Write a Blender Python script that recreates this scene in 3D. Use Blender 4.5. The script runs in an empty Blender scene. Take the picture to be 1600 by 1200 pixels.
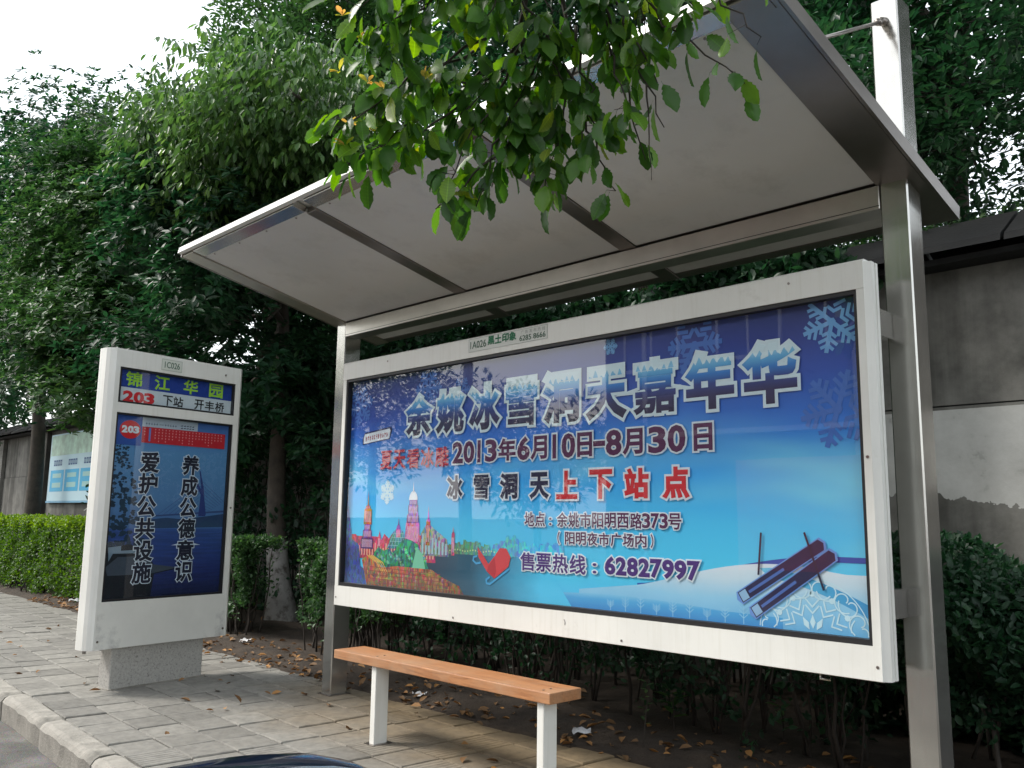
import bpy, math, random
import numpy as np
from mathutils import Vector, Matrix

S = bpy.context.scene
COL = S.collection
random.seed(7)
RNG = np.random.default_rng(11)
rad = math.radians

# ------------------------------------------------------------------ camera, sky, sun, exposure
cam_d = bpy.data.cameras.new('camera')
cam_d.sensor_width = 36.0
cam_d.lens = 36.0 * 1365.59 / 1600.0
cam_d.clip_start = 0.02
cam_d.clip_end = 2000
cam = bpy.data.objects.new('camera', cam_d)
COL.objects.link(cam)
_r = Vector((0.7027976, 0.71126416, 0.01337271))
_u = Vector((0.09836256, -0.1157748, 0.98839314))
_b = -Vector((-0.70455684, 0.69332495, 0.15132802))
cam.matrix_world = Matrix(((_r.x, _u.x, _b.x, 5.03223), (_r.y, _u.y, _b.y, -3.32982), (_r.z, _u.z, _b.z, 1.25), (0, 0, 0, 1)))
S.camera = cam

SUN_ELEV, SUN_AZ = rad(48), rad(232)      # azimuth clockwise from +Y
W = bpy.data.worlds.new('World')
S.world = W
W.use_nodes = True
nt = W.node_tree
nt.nodes.clear()
out = nt.nodes.new('ShaderNodeOutputWorld')
sky = nt.nodes.new('ShaderNodeTexSky')
sky.sky_type = 'NISHITA'
sky.sun_disc = False
sky.sun_elevation = SUN_ELEV
sky.sun_rotation = SUN_AZ
sky.dust_density = 4.0
sky.air_density = 1.5
b1 = nt.nodes.new('ShaderNodeBackground'); b1.inputs[1].default_value = 0.05
b2 = nt.nodes.new('ShaderNodeBackground'); b2.inputs[0].default_value = (0.93, 0.97, 1.0, 1); b2.inputs[1].default_value = 0.95
ad = nt.nodes.new('ShaderNodeAddShader')
nt.links.new(sky.outputs[0], b1.inputs[0])
nt.links.new(b1.outputs[0], ad.inputs[0]); nt.links.new(b2.outputs[0], ad.inputs[1])
nt.links.new(ad.outputs[0], out.inputs[0])

sun_d = bpy.data.lights.new('sun', 'SUN')
sun_d.energy = 2.2
sun_d.angle = rad(14)
sun_d.color = (1.0, 0.96, 0.9)
sun = bpy.data.objects.new('sun', sun_d)
COL.objects.link(sun)
sd = Vector((math.sin(SUN_AZ) * math.cos(SUN_ELEV), math.cos(SUN_AZ) * math.cos(SUN_ELEV), math.sin(SUN_ELEV)))
sun.rotation_euler = sd.to_track_quat('Z', 'Y').to_euler()
sun.location = (0, -10, 20)

S.view_settings.view_transform = 'Standard'
S.view_settings.look = 'None'
S.view_settings.exposure = 0.75
S.view_settings.gamma = 1.0
S.view_settings.use_curve_mapping = False
S.render.engine = 'CYCLES'
S.cycles.max_bounces = 7
S.cycles.transparent_max_bounces = 8
S.cycles.diffuse_bounces = 4
S.cycles.glossy_bounces = 3
S.cycles.use_adaptive_sampling = True
S.cycles.sample_clamp_indirect = 6.0

# ------------------------------------------------------------------ material helpers
def new_mat(name):
    m = bpy.data.materials.new(name); m.use_nodes = True
    n = m.node_tree; n.nodes.clear()
    o = n.nodes.new('ShaderNodeOutputMaterial')
    p = n.nodes.new('ShaderNodeBsdfPrincipled')
    n.links.new(p.outputs[0], o.inputs[0])
    return m, n, p, o

def N(n, t, **kw):
    x = n.nodes.new(t)
    for k, v in kw.items():
        if k.startswith('i_'):
            key = k[2:]
            key = int(key) if key.isdigit() else key.replace('_', ' ')
            x.inputs[key].default_value = v
        else:
            setattr(x, k, v)
    return x

def ramp(n, src, stops, interp='LINEAR'):
    r = n.nodes.new('ShaderNodeValToRGB')
    r.color_ramp.interpolation = interp
    el = r.color_ramp.elements
    while len(el) > 1: el.remove(el[-1])
    el[0].position = stops[0][0]; el[0].color = tuple(stops[0][1]) + (1,)
    for p, c in stops[1:]:
        e = el.new(p); e.color = tuple(c) + (1,)
    if src is not None: n.links.new(src, r.inputs[0])
    return r

def g3(v): return (v, v, v)

def plain(name, col, rough=0.5, metal=0.0, var=0.12, scale=6.0, bump=0.0, bscale=60.0, coords='Object', spec=0.5, stain=None):
    """flat colour with gentle large and small scale variation plus fine relief"""
    m, n, p, o = new_mat(name)
    tc = N(n, 'ShaderNodeTexCoord')
    nz = N(n, 'ShaderNodeTexNoise', i_Scale=scale, i_Detail=6.0, i_Roughness=0.62)
    n.links.new(tc.outputs[coords], nz.inputs['Vector'])
    lo = tuple(c * (1 - var) for c in col); hi = tuple(min(1, c * (1 + var)) for c in col)
    r = ramp(n, nz.outputs['Fac'], [(0.3, lo), (0.7, hi)])
    last = r.outputs[0]
    if stain:
        scol, sscale, s0, s1 = stain
        nz2 = N(n, 'ShaderNodeTexNoise', i_Scale=sscale, i_Detail=8.0, i_Roughness=0.7)
        n.links.new(tc.outputs[coords], nz2.inputs['Vector'])
        rr = ramp(n, nz2.outputs['Fac'], [(s0, (0, 0, 0)), (s1, (1, 1, 1))])
        mx = N(n, 'ShaderNodeMix', data_type='RGBA')
        n.links.new(rr.outputs[0], mx.inputs[0]); n.links.new(last, mx.inputs[6]); mx.inputs[7].default_value = tuple(scol) + (1,)
        last = mx.outputs[2]
    n.links.new(last, p.inputs['Base Color'])
    rr = ramp(n, nz.outputs['Fac'], [(0.3, g3(max(0, rough - 0.06))), (0.7, g3(min(1, rough + 0.08)))])
    n.links.new(rr.outputs[0], p.inputs['Roughness'])
    p.inputs['Metallic'].default_value = metal
    p.inputs['Specular IOR Level'].default_value = spec
    if bump:
        nb = N(n, 'ShaderNodeTexNoise', i_Scale=bscale, i_Detail=4.0)
        n.links.new(tc.outputs[coords], nb.inputs['Vector'])
        b = N(n, 'ShaderNodeBump', i_Strength=bump, i_Distance=0.01)
        n.links.new(nb.outputs['Fac'], b.inputs['Height']); n.links.new(b.outputs[0], p.inputs['Normal'])
    return m

def flat(name, col, rough=0.6):
    m, n, p, o = new_mat(name)
    p.inputs['Base Color'].default_value = tuple(col) + (1,)
    p.inputs['Roughness'].default_value = rough
    return m

def srgb(r, g, b):
    f = lambda c: c / 12.92 if c <= 0.04045 else ((c + 0.055) / 1.055) ** 2.4
    return (f(r / 255), f(g / 255), f(b / 255))

M = {}
M['white_metal'] = plain('white_metal', (0.74, 0.74, 0.70), 0.35, var=0.05, scale=3, stain=((0.5, 0.49, 0.44), 5.0, 0.62, 0.85))
_m = M['white_metal']; _n = _m.node_tree; _p = [q for q in _n.nodes if q.type == 'BSDF_PRINCIPLED'][0]
_src = _p.inputs['Base Color'].links[0].from_socket
_tc = N(_n, 'ShaderNodeTexCoord'); _mp = N(_n, 'ShaderNodeMapping'); _mp.inputs['Scale'].default_value = (38, 38, 1.6); _n.links.new(_tc.outputs['Object'], _mp.inputs[0])
_nz = N(_n, 'ShaderNodeTexNoise', i_Scale=1.0, i_Detail=5.0, i_Roughness=0.7); _n.links.new(_mp.outputs[0], _nz.inputs['Vector'])
_rr = ramp(_n, _nz.outputs['Fac'], [(0.5, g3(1.0)), (0.8, (0.78, 0.76, 0.70))]); _mx = N(_n, 'ShaderNodeMix', data_type='RGBA', blend_type='MULTIPLY'); _mx.inputs[0].default_value = 0.45
_n.links.new(_src, _mx.inputs[6]); _n.links.new(_rr.outputs[0], _mx.inputs[7]); _n.links.new(_mx.outputs[2], _p.inputs['Base Color'])
M['steel'] = None
def steel(name, base, rough, axis=2):
    m, n, p, o = new_mat(name)
    tc = N(n, 'ShaderNodeTexCoord')
    mp = N(n, 'ShaderNodeMapping')
    sc = [160, 160, 160]; sc[axis] = 0.8
    mp.inputs['Scale'].default_value = sc
    n.links.new(tc.outputs['Object'], mp.inputs[0])
    nz = N(n, 'ShaderNodeTexNoise', i_Scale=1.0, i_Detail=3.0)
    n.links.new(mp.outputs[0], nz.inputs['Vector'])
    n2 = N(n, 'ShaderNodeTexNoise', i_Scale=7.0, i_Detail=6.0)
    n.links.new(tc.outputs['Object'], n2.inputs['Vector'])
    r = ramp(n, n2.outputs['Fac'], [(0.3, tuple(c * 0.85 for c in base)), (0.7, base)])
    n.links.new(r.outputs[0], p.inputs['Base Color'])
    p.inputs['Metallic'].default_value = 0.85
    rr = ramp(n, nz.outputs['Fac'], [(0.3, g3(rough - 0.02)), (0.7, g3(rough + 0.05))])
    n.links.new(rr.outputs[0], p.inputs['Roughness'])
    b = N(n, 'ShaderNodeBump', i_Strength=0.03, i_Distance=0.001)
    n.links.new(nz.outputs['Fac'], b.inputs['Height']); n.links.new(b.outputs[0], p.inputs['Normal'])
    return m
M['steel'] = steel('brushed_steel', (0.58, 0.565, 0.53), 0.16, 2)
M['steel_beam'] = steel('brushed_steel_beam', (0.58, 0.55, 0.50), 0.32, 0)
M['steel_dark'] = steel('dull_steel', (0.30, 0.27, 0.25), 0.30, 1)
M['canopy_panel'] = plain('canopy_panel', (0.70, 0.695, 0.67), 0.36, var=0.05, scale=1.6, stain=((0.56, 0.55, 0.52), 3.5, 0.52, 0.8), bump=0.05, bscale=2.5)
M['black_gasket'] = flat('black_gasket', (0.012, 0.012, 0.014), 0.5)
M['granite'] = None
def granite():
    m, n, p, o = new_mat('speckled_granite')
    tc = N(n, 'ShaderNodeTexCoord')
    v = N(n, 'ShaderNodeTexNoise', i_Scale=70.0, i_Detail=8.0, i_Roughness=0.8)
    n.links.new(tc.outputs['Object'], v.inputs['Vector'])
    r = ramp(n, v.outputs['Fac'], [(0.36, (0.05, 0.05, 0.05)), (0.43, (0.36, 0.35, 0.33)), (0.6, (0.47, 0.46, 0.43)), (0.7, (0.56, 0.55, 0.52))])
    n.links.new(r.outputs[0], p.inputs['Base Color']); p.inputs['Roughness'].default_value = 0.45
    b = N(n, 'ShaderNodeBump', i_Strength=0.2, i_Distance=0.003)
    n.links.new(v.outputs['Fac'], b.inputs['Height']); n.links.new(b.outputs[0], p.inputs['Normal'])
    return m
M['granite'] = granite()

def wood_mat():
    m, n, p, o = new_mat('orange_brown_wood')
    tc = N(n, 'ShaderNodeTexCoord')
    mp = N(n, 'ShaderNodeMapping'); mp.inputs['Scale'].default_value = (2.0, 26, 26)
    n.links.new(tc.outputs['Object'], mp.inputs[0])
    nz = N(n, 'ShaderNodeTexNoise', i_Scale=2.0, i_Detail=7.0, i_Roughness=0.6, i_Distortion=1.2)
    n.links.new(mp.outputs[0], nz.inputs['Vector'])
    r = ramp(n, nz.outputs['Fac'], [(0.28, (0.20, 0.065, 0.02)), (0.5, (0.40, 0.16, 0.055)), (0.75, (0.52, 0.23, 0.09))])
    n2 = N(n, 'ShaderNodeTexNoise', i_Scale=3.5, i_Detail=8.0, i_Roughness=0.7)
    n.links.new(tc.outputs['Object'], n2.inputs['Vector'])
    rr = ramp(n, n2.outputs['Fac'], [(0.40, (0.15, 0.15, 0.15)), (0.7, (0.8, 0.8, 0.8))])
    mx = N(n, 'ShaderNodeMix', data_type='RGBA'); mx.inputs[7].default_value = (0.42, 0.27, 0.17, 1)
    n.links.new(rr.outputs[0], mx.inputs[0]); n.links.new(r.outputs[0], mx.inputs[6])
    n.links.new(mx.outputs[2], p.inputs['Base Color']); p.inputs['Roughness'].default_value = 0.42
    b = N(n, 'ShaderNodeBump', i_Strength=0.25, i_Distance=0.003)
    n.links.new(nz.outputs['Fac'], b.inputs['Height']); n.links.new(b.outputs[0], p.inputs['Normal'])
    return m
M['wood'] = wood_mat()

def glass_mat(name, tint=(0.97, 0.99, 1.0), k=1.0):
    m = bpy.data.materials.new(name); m.use_nodes = True
    n = m.node_tree; n.nodes.clear()
    o = n.nodes.new('ShaderNodeOutputMaterial')
    t = N(n, 'ShaderNodeBsdfTransparent'); t.inputs[0].default_value = tint + (1,)
    g = N(n, 'ShaderNodeBsdfGlossy'); g.inputs['Roughness'].default_value = 0.015
    f = N(n, 'ShaderNodeFresnel', i_IOR=1.5)
    mu = N(n, 'ShaderNodeMath', operation='MULTIPLY'); mu.inputs[1].default_value = k
    tc = N(n, 'ShaderNodeTexCoord')
    nz = N(n, 'ShaderNodeTexNoise', i_Scale=1.3, i_Detail=1.0)
    n.links.new(tc.outputs['Object'], nz.inputs['Vector'])
    b = N(n, 'ShaderNodeBump', i_Strength=0.06, i_Distance=0.02)
    n.links.new(nz.outputs['Fac'], b.inputs['Height']); n.links.new(b.outputs[0], g.inputs['Normal'])
    mx = N(n, 'ShaderNodeMixShader')
    ge = N(n, 'ShaderNodeNewGeometry'); inv = N(n, 'ShaderNodeMath', operation='SUBTRACT'); inv.inputs[0].default_value = 1.0   # only the outer face of the pane reflects
    n.links.new(ge.outputs['Backfacing'], inv.inputs[1]); m2 = N(n, 'ShaderNodeMath', operation='MULTIPLY'); fl = N(n, 'ShaderNodeMath', operation='MINIMUM'); fl.inputs[1].default_value = 0.6
    n.links.new(f.outputs[0], mu.inputs[0]); n.links.new(mu.outputs[0], fl.inputs[0]); n.links.new(fl.outputs[0], m2.inputs[0]); n.links.new(inv.outputs[0], m2.inputs[1]); n.links.new(m2.outputs[0], mx.inputs[0])
    n.links.new(t.outputs[0], mx.inputs[1]); n.links.new(g.outputs[0], mx.inputs[2])
    n.links.new(mx.outputs[0], o.inputs[0])
    return m
M['glass'] = glass_mat('poster_glass', k=2.0)

def leaf_mat(name, dark, mid, light, rough=0.46, trans=0.35):
    m, n, p, o = new_mat(name)
    at = N(n, 'ShaderNodeAttribute', attribute_name='tone')
    r = ramp(n, at.outputs['Fac'], [(0.0, dark), (0.55, mid), (1.0, light)])
    n.links.new(r.outputs[0], p.inputs['Base Color'])
    p.inputs['Roughness'].default_value = rough
    p.inputs['Specular IOR Level'].default_value = 0.42
    tr = N(n, 'ShaderNodeBsdfTranslucent')
    hs = N(n, 'ShaderNodeHueSaturation', i_Hue=0.485, i_Saturation=1.15, i_Value=1.7)
    n.links.new(r.outputs[0], hs.inputs['Color']); n.links.new(hs.outputs[0], tr.inputs[0])
    mx = N(n, 'ShaderNodeMixShader'); mx.inputs[0].default_value = trans
    n.links.new(p.outputs[0], mx.inputs[1]); n.links.new(tr.outputs[0], mx.inputs[2]); n.links.new(mx.outputs[0], o.inputs[0])
    return m
M['leaf_dark'] = leaf_mat('dark_glossy_leaf', (0.010, 0.034, 0.017), (0.021, 0.064, 0.028), (0.046, 0.118, 0.042))
M['leaf_mid'] = leaf_mat('mid_green_leaf', (0.018, 0.055, 0.018), (0.042, 0.105, 0.032), (0.085, 0.17, 0.045))
M['leaf_droop'] = leaf_mat('drooping_leaf', (0.035, 0.085, 0.025), (0.075, 0.16, 0.045), (0.14, 0.25, 0.07), 0.35, 0.4)
M['leaf_near'] = leaf_mat('near_branch_leaf', (0.024, 0.072, 0.014), (0.050, 0.140, 0.024), (0.13, 0.25, 0.036), 0.36, 0.5)
M['leaf_young'] = leaf_mat('young_yellow_leaf', (0.20, 0.26, 0.05), (0.32, 0.32, 0.08), (0.50, 0.34, 0.12), 0.4, 0.4)
M['leaf_hedge'] = leaf_mat('hedge_leaf', (0.035, 0.085, 0.015), (0.075, 0.165, 0.022), (0.17, 0.29, 0.03), 0.45, 0.4)
M['bark'] = plain('grey_brown_bark', (0.06, 0.05, 0.04), 0.85, var=0.4, scale=9, bump=0.7, bscale=26)
M['bark_twig'] = plain('twig_bark', (0.035, 0.028, 0.022), 0.85, var=0.35, scale=14)
M['whitewash'] = plain('whitewashed_bark', (0.25, 0.24, 0.225), 0.85, var=0.2, scale=7, bump=0.7, bscale=22, stain=((0.07, 0.06, 0.05), 9.0, 0.5, 0.66))

# ------------------------------------------------------------------ object helpers
def empty(name, loc, label, cat, group=None, rotz=0.0):
    o = bpy.data.objects.new(name, None)
    COL.objects.link(o); o.location = loc; o.rotation_euler = (0, 0, rotz)
    o.empty_display_size = 0.1
    o['label'] = label; o['category'] = cat
    if group: o['group'] = group
    return o

def tag(o, label=None, cat=None, group=None, kind=None):
    if label: o['label'] = label
    if cat: o['category'] = cat
    if group: o['group'] = group
    if kind: o['kind'] = kind
    return o

def link(name, me, mat=None, parent=None, loc=None, kind=None):
    o = bpy.data.objects.new(name, me); COL.objects.link(o)
    if mat is not None and not me.materials:
        me.materials.append(mat)
    if parent is not None: o.parent = parent
    if loc is not None: o.location = loc
    if kind: o['kind'] = kind
    return o

class MB:
    """collects shapes given in world coordinates"""
    def __init__(s): s.v = []; s.f = []
    def add(s, vs, fs):
        b = len(s.v); s.v += [tuple(v) for v in vs]; s.f += [tuple(i + b for i in f) for f in fs]
    def box(s, x0, x1, y0, y1, z0, z1, T=None, bev=0.0):
        if bev > 0:
            # chamfered box: three nested rings
            b = bev
            pts = []
            def ring(z, k):
                return [(x0 + k, y0 + b, z), (x0 + b, y0 + k, z), (x1 - b, y0 + k, z), (x1 - k, y0 + b, z), (x1 - k, y1 - b, z), (x1 - b, y1 - k, z), (x0 + b, y1 - k, z), (x0 + k, y1 - b, z)]
            r0 = [(x0 + b, y0 + b, z0), (x0 + b, y0 + b, z0), (x1 - b, y0 + b, z0), (x1 - b, y0 + b, z0), (x1 - b, y1 - b, z0), (x1 - b, y1 - b, z0), (x0 + b, y1 - b, z0), (x0 + b, y1 - b, z0)]
            v = [(x0 + b, y0 + b, z0), (x1 - b, y0 + b, z0), (x1 - b, y1 - b, z0), (x0 + b, y1 - b, z0)]
            v += ring(z0 + b, 0) + ring(z1 - b, 0)
            v += [(x0 + b, y0 + b, z1), (x1 - b, y0 + b, z1), (x1 - b, y1 - b, z1), (x0 + b, y1 - b, z1)]
            f = [(3, 2, 1, 0), (20, 21, 22, 23)]
            for i in range(8): f.append((4 + i, 4 + (i + 1) % 8, 12 + (i + 1) % 8, 12 + i))
            # bottom bevels
            c = [0, 0, 1, 1, 2, 2, 3, 3]
            for i in range(8):
                j = (i + 1) % 8
                if c[i] == c[j]: f.append((c[i], 4 + j, 4 + i)); f.append((20 + c[i], 12 + i, 12 + j))
                else: f.append((c[i], c[j], 4 + j, 4 + i)); f.append((20 + c[j], 20 + c[i], 12 + i, 12 + j))
        else:
            v = [(x0, y0, z0), (x1, y0, z0), (x1, y1, z0), (x0, y1, z0), (x0, y0, z1), (x1, y0, z1), (x1, y1, z1), (x0, y1, z1)]
            f = [(3, 2, 1, 0), (4, 5, 6, 7), (0, 1, 5, 4), (1, 2, 6, 5), (2, 3, 7, 6), (3, 0, 4, 7)]
        if T: v = [T(*p) for p in v]
        s.add(v, f); return s
    def poly(s, pts, T, d):
        """flat polygon with a hair of thickness, pts in 2D"""
        n = len(pts)
        s.add([T(p[0], p[1], d) for p in pts], [tuple(range(n))]); return s
    def prism(s, prof, a0, a1, T):
        n = len(prof)
        v = [T(p[0], p[1], a0) for p in prof] + [T(p[0], p[1], a1) for p in prof]
        f = [tuple(range(n))[::-1], tuple(range(n, 2 * n))] + [(i, (i + 1) % n, n + (i + 1) % n, n + i) for i in range(n)]
        s.add(v, f); return s
    def tube(s, pts, rs, n=8, caps=True):
        pts = [Vector(p) for p in pts]
        if not hasattr(rs, '__len__'): rs = [rs] * len(pts)
        rings = []
        for i, p in enumerate(pts):
            d = (pts[min(i + 1, len(pts) - 1)] - pts[max(i - 1, 0)]).normalized()
            a = d.cross(Vector((0.13, 0.07, 1)) if abs(d.z) < 0.95 else Vector((1, 0.1, 0))).normalized(); b = d.cross(a)
            rings.append([p + (a * math.cos(t) + b * math.sin(t)) * rs[i] for t in [2 * math.pi * k / n for k in range(n)]])
        v = [q for r in rings for q in r]; f = []
        for i in range(len(pts) - 1):
            for k in range(n):
                f.append((i * n + k, i * n + (k + 1) % n, (i + 1) * n + (k + 1) % n, (i + 1) * n + k))
        if caps: f.append(tuple(range(n))[::-1]); f.append(tuple(range((len(pts) - 1) * n, len(pts) * n)))
        s.add(v, f); return s
    def build(s, name, mat, parent=None, smooth=False, kind=None, base=None):
        me = bpy.data.meshes.new(name)
        off = Vector((0, 0, 0))
        if base is not None: off = Vector(base)
        elif parent is not None:
            p = parent
            while p is not None: off = off + Vector(p.location); p = p.parent
        me.from_pydata([(v[0] - off.x, v[1] - off.y, v[2] - off.z) for v in s.v], [], s.f)
        me.validate(); me.update()
        if smooth: me.shade_smooth()
        o = link(name, me, mat, parent, kind=kind)
        if base is not None: o.location = base
        return o

def fix_normals(o):
    import bmesh
    bm = bmesh.new(); bm.from_mesh(o.data); bmesh.ops.recalc_face_normals(bm, faces=bm.faces); bm.to_mesh(o.data); bm.free()
    return o

def bevel(o, w=0.004, seg=2):
    md = o.modifiers.new('bevel', 'BEVEL'); md.width = w; md.segments = seg; md.limit_method = 'ANGLE'
    return o

# ---- fast baked instancing of small meshes with numpy
def bake(name, tv, tf, mats, tones, mat, parent=None, kind=None, loc=None, smooth=False):
    """tv (n,3) template verts, tf list of equal-length faces, mats (k,4,4)"""
    k, n = len(mats), len(tv)
    h = np.hstack([tv, np.ones((n, 1))])
    V = np.einsum('kij,nj->kni', mats[:, :3, :], h).reshape(-1, 3)
    if parent is not None: V = V - np.array(parent.location)
    F = np.array(tf, dtype=np.int32)
    fl = F.shape[1]
    A = (F[None] + (np.arange(k) * n)[:, None, None]).reshape(-1, fl)
    me = bpy.data.meshes.new(name)
    me.vertices.add(len(V)); me.vertices.foreach_set('co', V.astype(np.float32).ravel())
    me.loops.add(A.size); me.loops.foreach_set('vertex_index', A.ravel().astype(np.int32))
    me.polygons.add(len(A)); me.polygons.foreach_set('loop_start', np.arange(0, A.size, fl, dtype=np.int32))
    me.polygons.foreach_set('loop_total', np.full(len(A), fl, dtype=np.int32))
    at = me.attributes.new('tone', 'FLOAT', 'FACE')
    at.data.foreach_set('value', np.repeat(tones, len(tf)).astype(np.float32))
    me.update(calc_edges=True)
    if smooth: me.shade_smooth()
    return link(name, me, mat, parent, kind=kind)

def frames(pos, axis, up, scale):
    """(k,4,4): local y = axis (leaf length), local z ~ up"""
    y = axis / (np.linalg.norm(axis, axis=1, keepdims=True) + 1e-9)
    x = np.cross(y, up); x /= (np.linalg.norm(x, axis=1, keepdims=True) + 1e-9)
    z = np.cross(x, y)
    k = len(pos)
    Mx = np.zeros((k, 4, 4)); s = scale[:, None]
    Mx[:, :3, 0] = x * s; Mx[:, :3, 1] = y * s; Mx[:, :3, 2] = z * s; Mx[:, :3, 3] = pos; Mx[:, 3, 3] = 1
    return Mx

LEAF_V = np.array([(0, 0, 0), (0.19, 0.33, 0.045), (0.16, 0.68, 0.02), (0, 1, -0.09), (-0.16, 0.68, 0.02), (-0.19, 0.33, 0.045)], float)
LEAF_F = [(0, 1, 2, 3), (0, 3, 4, 5)]

def rand_dirs(k):
    d = RNG.normal(size=(k, 3)); return d / np.linalg.norm(d, axis=1, keepdims=True)

def crown_leaves(clumps, n_sprigs, leaves_per, leaf_len, style, shell=(0.55, 1.0)):
    """clumps: list of (cx,cy,cz,rx,ry,rz). returns matrices and tones"""
    cl = np.array(clumps, float)
    vol = (cl[:, 3] * cl[:, 4] * cl[:, 5]) ** (2 / 3.0)
    idx = RNG.choice(len(cl), size=n_sprigs, p=vol / vol.sum())
    d = rand_dirs(n_sprigs)
    r = RNG.uniform(shell[0], shell[1], n_sprigs) ** 0.7
    r = r * (1 + 0.16 * RNG.normal(size=n_sprigs))
    pos = cl[idx, :3] + d * cl[idx, 3:6] * r[:, None]
    tone_c = RNG.uniform(0.15, 0.6, len(cl))[idx]
    K = leaves_per
    P = np.repeat(pos, K, axis=0)
    D = np.repeat(d, K, axis=0)
    T = np.clip(np.repeat(tone_c, K) + RNG.normal(0, 0.2, n_sprigs * K), 0, 1)
    if style == 'whorl':
        ax = D * 0.55 + np.array([0, 0, 0.75]); ax /= np.linalg.norm(ax, axis=1, keepdims=True)
        rd = rand_dirs(n_sprigs * K)
        rd -= ax * (rd * ax).sum(1, keepdims=True); rd /= np.linalg.norm(rd, axis=1, keepdims=True)
        axis = rd + ax * RNG.uniform(-0.15, 0.75, (n_sprigs * K, 1))
        up = ax + 0.15 * rand_dirs(n_sprigs * K)
        P = P + rd * leaf_len * 0.08 + ax * RNG.uniform(-0.25, 0.15, (n_sprigs * K, 1)) * leaf_len
    elif style == 'hang':
        tw = D * np.array([1, 1, 0.3]) + np.array([0, 0, -0.35])
        t = RNG.uniform(0, 1, (n_sprigs * K, 1))
        side = rand_dirs(n_sprigs * K) * np.array([1, 1, 0.35])
        P = P + tw * t * leaf_len * 2.6 + side * leaf_len * 0.2
        axis = side * 0.62 + np.array([0, 0, -1.0]) * RNG.uniform(0.35, 1.1, (n_sprigs * K, 1)) + tw * 0.2
        up = side + np.array([0, 0, 0.7]) + 0.4 * rand_dirs(n_sprigs * K)
    else:
        rd = rand_dirs(n_sprigs * K)
        P = P + rd * leaf_len * 0.9
        axis = rd * np.array([1, 1, 0.7]) + D * 0.5 + np.array([0, 0, 0.15])
        up = np.array([0, 0, 1.0]) + 0.6 * rand_dirs(n_sprigs * K)
    sc = leaf_len * RNG.uniform(0.65, 1.15, n_sprigs * K)
    return frames(P, axis, up, sc), T

def make_clumps(cx, cy, cz, rx, ry, rz, n, r0, r1, flatten=0.75, surf=0.5):
    out = []
    for _ in range(n):
        d = rand_dirs(1)[0]; q = RNG.uniform(surf, 1.0)
        r = RNG.uniform(r0, r1)
        out.append((cx + d[0] * rx * q, cy + d[1] * ry * q, cz + d[2] * rz * q, r, r, r * flatten))
    return out

def limb(mb, a, b, r0, r1, n=6, wob=0.12, sides=7):
    a, b = Vector(a), Vector(b); L = (b - a).length
    pts, rs = [], []
    for i in range(n + 1):
        t = i / n
        p = a.lerp(b, t)
        if 0 < i: p += Vector((random.uniform(-1, 1), random.uniform(-1, 1), random.uniform(-0.6, 0.6))) * wob * L * 0.25 * math.sin(math.pi * min(t, 0.9))
        pts.append(p); rs.append(r0 + (r1 - r0) * t)
    mb.tube(pts, rs, sides); return pts

def tree(label, base, trunk_top, r, clumps, n_sprigs, per, leaf_len, style, mat, group=None, limbs=14, whitewash=None, shell=(0.55, 1.0), name='evergreen_tree'):
    t = empty(name, base, label, 'tree', group)
    mb = MB()
    bx, by, bz = base
    tx, ty, tz = trunk_top
    n = 9
    pts, rs = [], []
    for i in range(n + 1):
        q = i / n
        pts.append((bx + (tx - bx) * q + 0.05 * math.sin(q * 7 + bx), by + (ty - by) * q + 0.04 * math.cos(q * 6 + bx), bz - 0.1 + (tz - bz + 0.1) * q))
        rs.append(r * (1 - 0.55 * q) * (1 + 0.75 * math.exp(-q * (tz - bz) / 0.28)))
    mb.tube(pts, rs, 14)
    mb.build('trunk', M['bark'], t, smooth=True)
    if whitewash:
        mw = MB(); k = [i for i in range(n + 1) if pts[i][2] <= whitewash + 0.3]
        mw.tube([pts[i] for i in k], [rs[i] * 1.02 for i in k], 14, caps=False)
        mw.build('whitewash_coat', M['whitewash'], t, smooth=True)
    lb = MB()
    cs = sorted(clumps, key=lambda c: -c[3])[:limbs]
    for c in cs:
        st = Vector(pts[random.randint(7, n)])
        pp = limb(lb, st, c[:3], r * 0.32, 0.012, 7, 0.35, 6)
        for _ in range(3):
            s0 = pp[random.randint(3, 6)]
            e = s0 + Vector((random.uniform(-1, 1), random.uniform(-1, 1), random.uniform(-0.4, 0.9))) * c[3] * 0.9
            limb(lb, s0, e, 0.014, 0.004, 4, 0.3, 4)
    if limbs: lb.build('branches', M['bark'], t, smooth=True)
    mats, tones = crown_leaves(clumps, n_sprigs, per, leaf_len, style, shell)
    bake('crown', LEAF_V, LEAF_F, mats, tones, M[mat], t, kind='stuff')
    return t

# ------------------------------------------------------------------ SETTING: ground, road, pavement, kerb
def soil_mat():
    m, n, p, o = new_mat('dark_soil')
    tc = N(n, 'ShaderNodeTexCoord')
    a = N(n, 'ShaderNodeTexNoise', i_Scale=5.0, i_Detail=9.0, i_Roughness=0.7)
    b_ = N(n, 'ShaderNodeTexNoise', i_Scale=60.0, i_Detail=5.0, i_Roughness=0.7)
    n.links.new(tc.outputs['Object'], a.inputs['Vector']); n.links.new(tc.outputs['Object'], b_.inputs['Vector'])
    r = ramp(n, a.outputs['Fac'], [(0.3, (0.022, 0.016, 0.011)), (0.55, (0.045, 0.032, 0.022)), (0.75, (0.08, 0.06, 0.042))])
    n.links.new(r.outputs[0], p.inputs['Base Color']); p.inputs['Roughness'].default_value = 0.95
    bb = N(n, 'ShaderNodeBump', i_Strength=0.8, i_Distance=0.02)
    n.links.new(b_.outputs['Fac'], bb.inputs['Height']); n.links.new(bb.outputs[0], p.inputs['Normal'])
    return m
M['soil'] = soil_mat()

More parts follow.
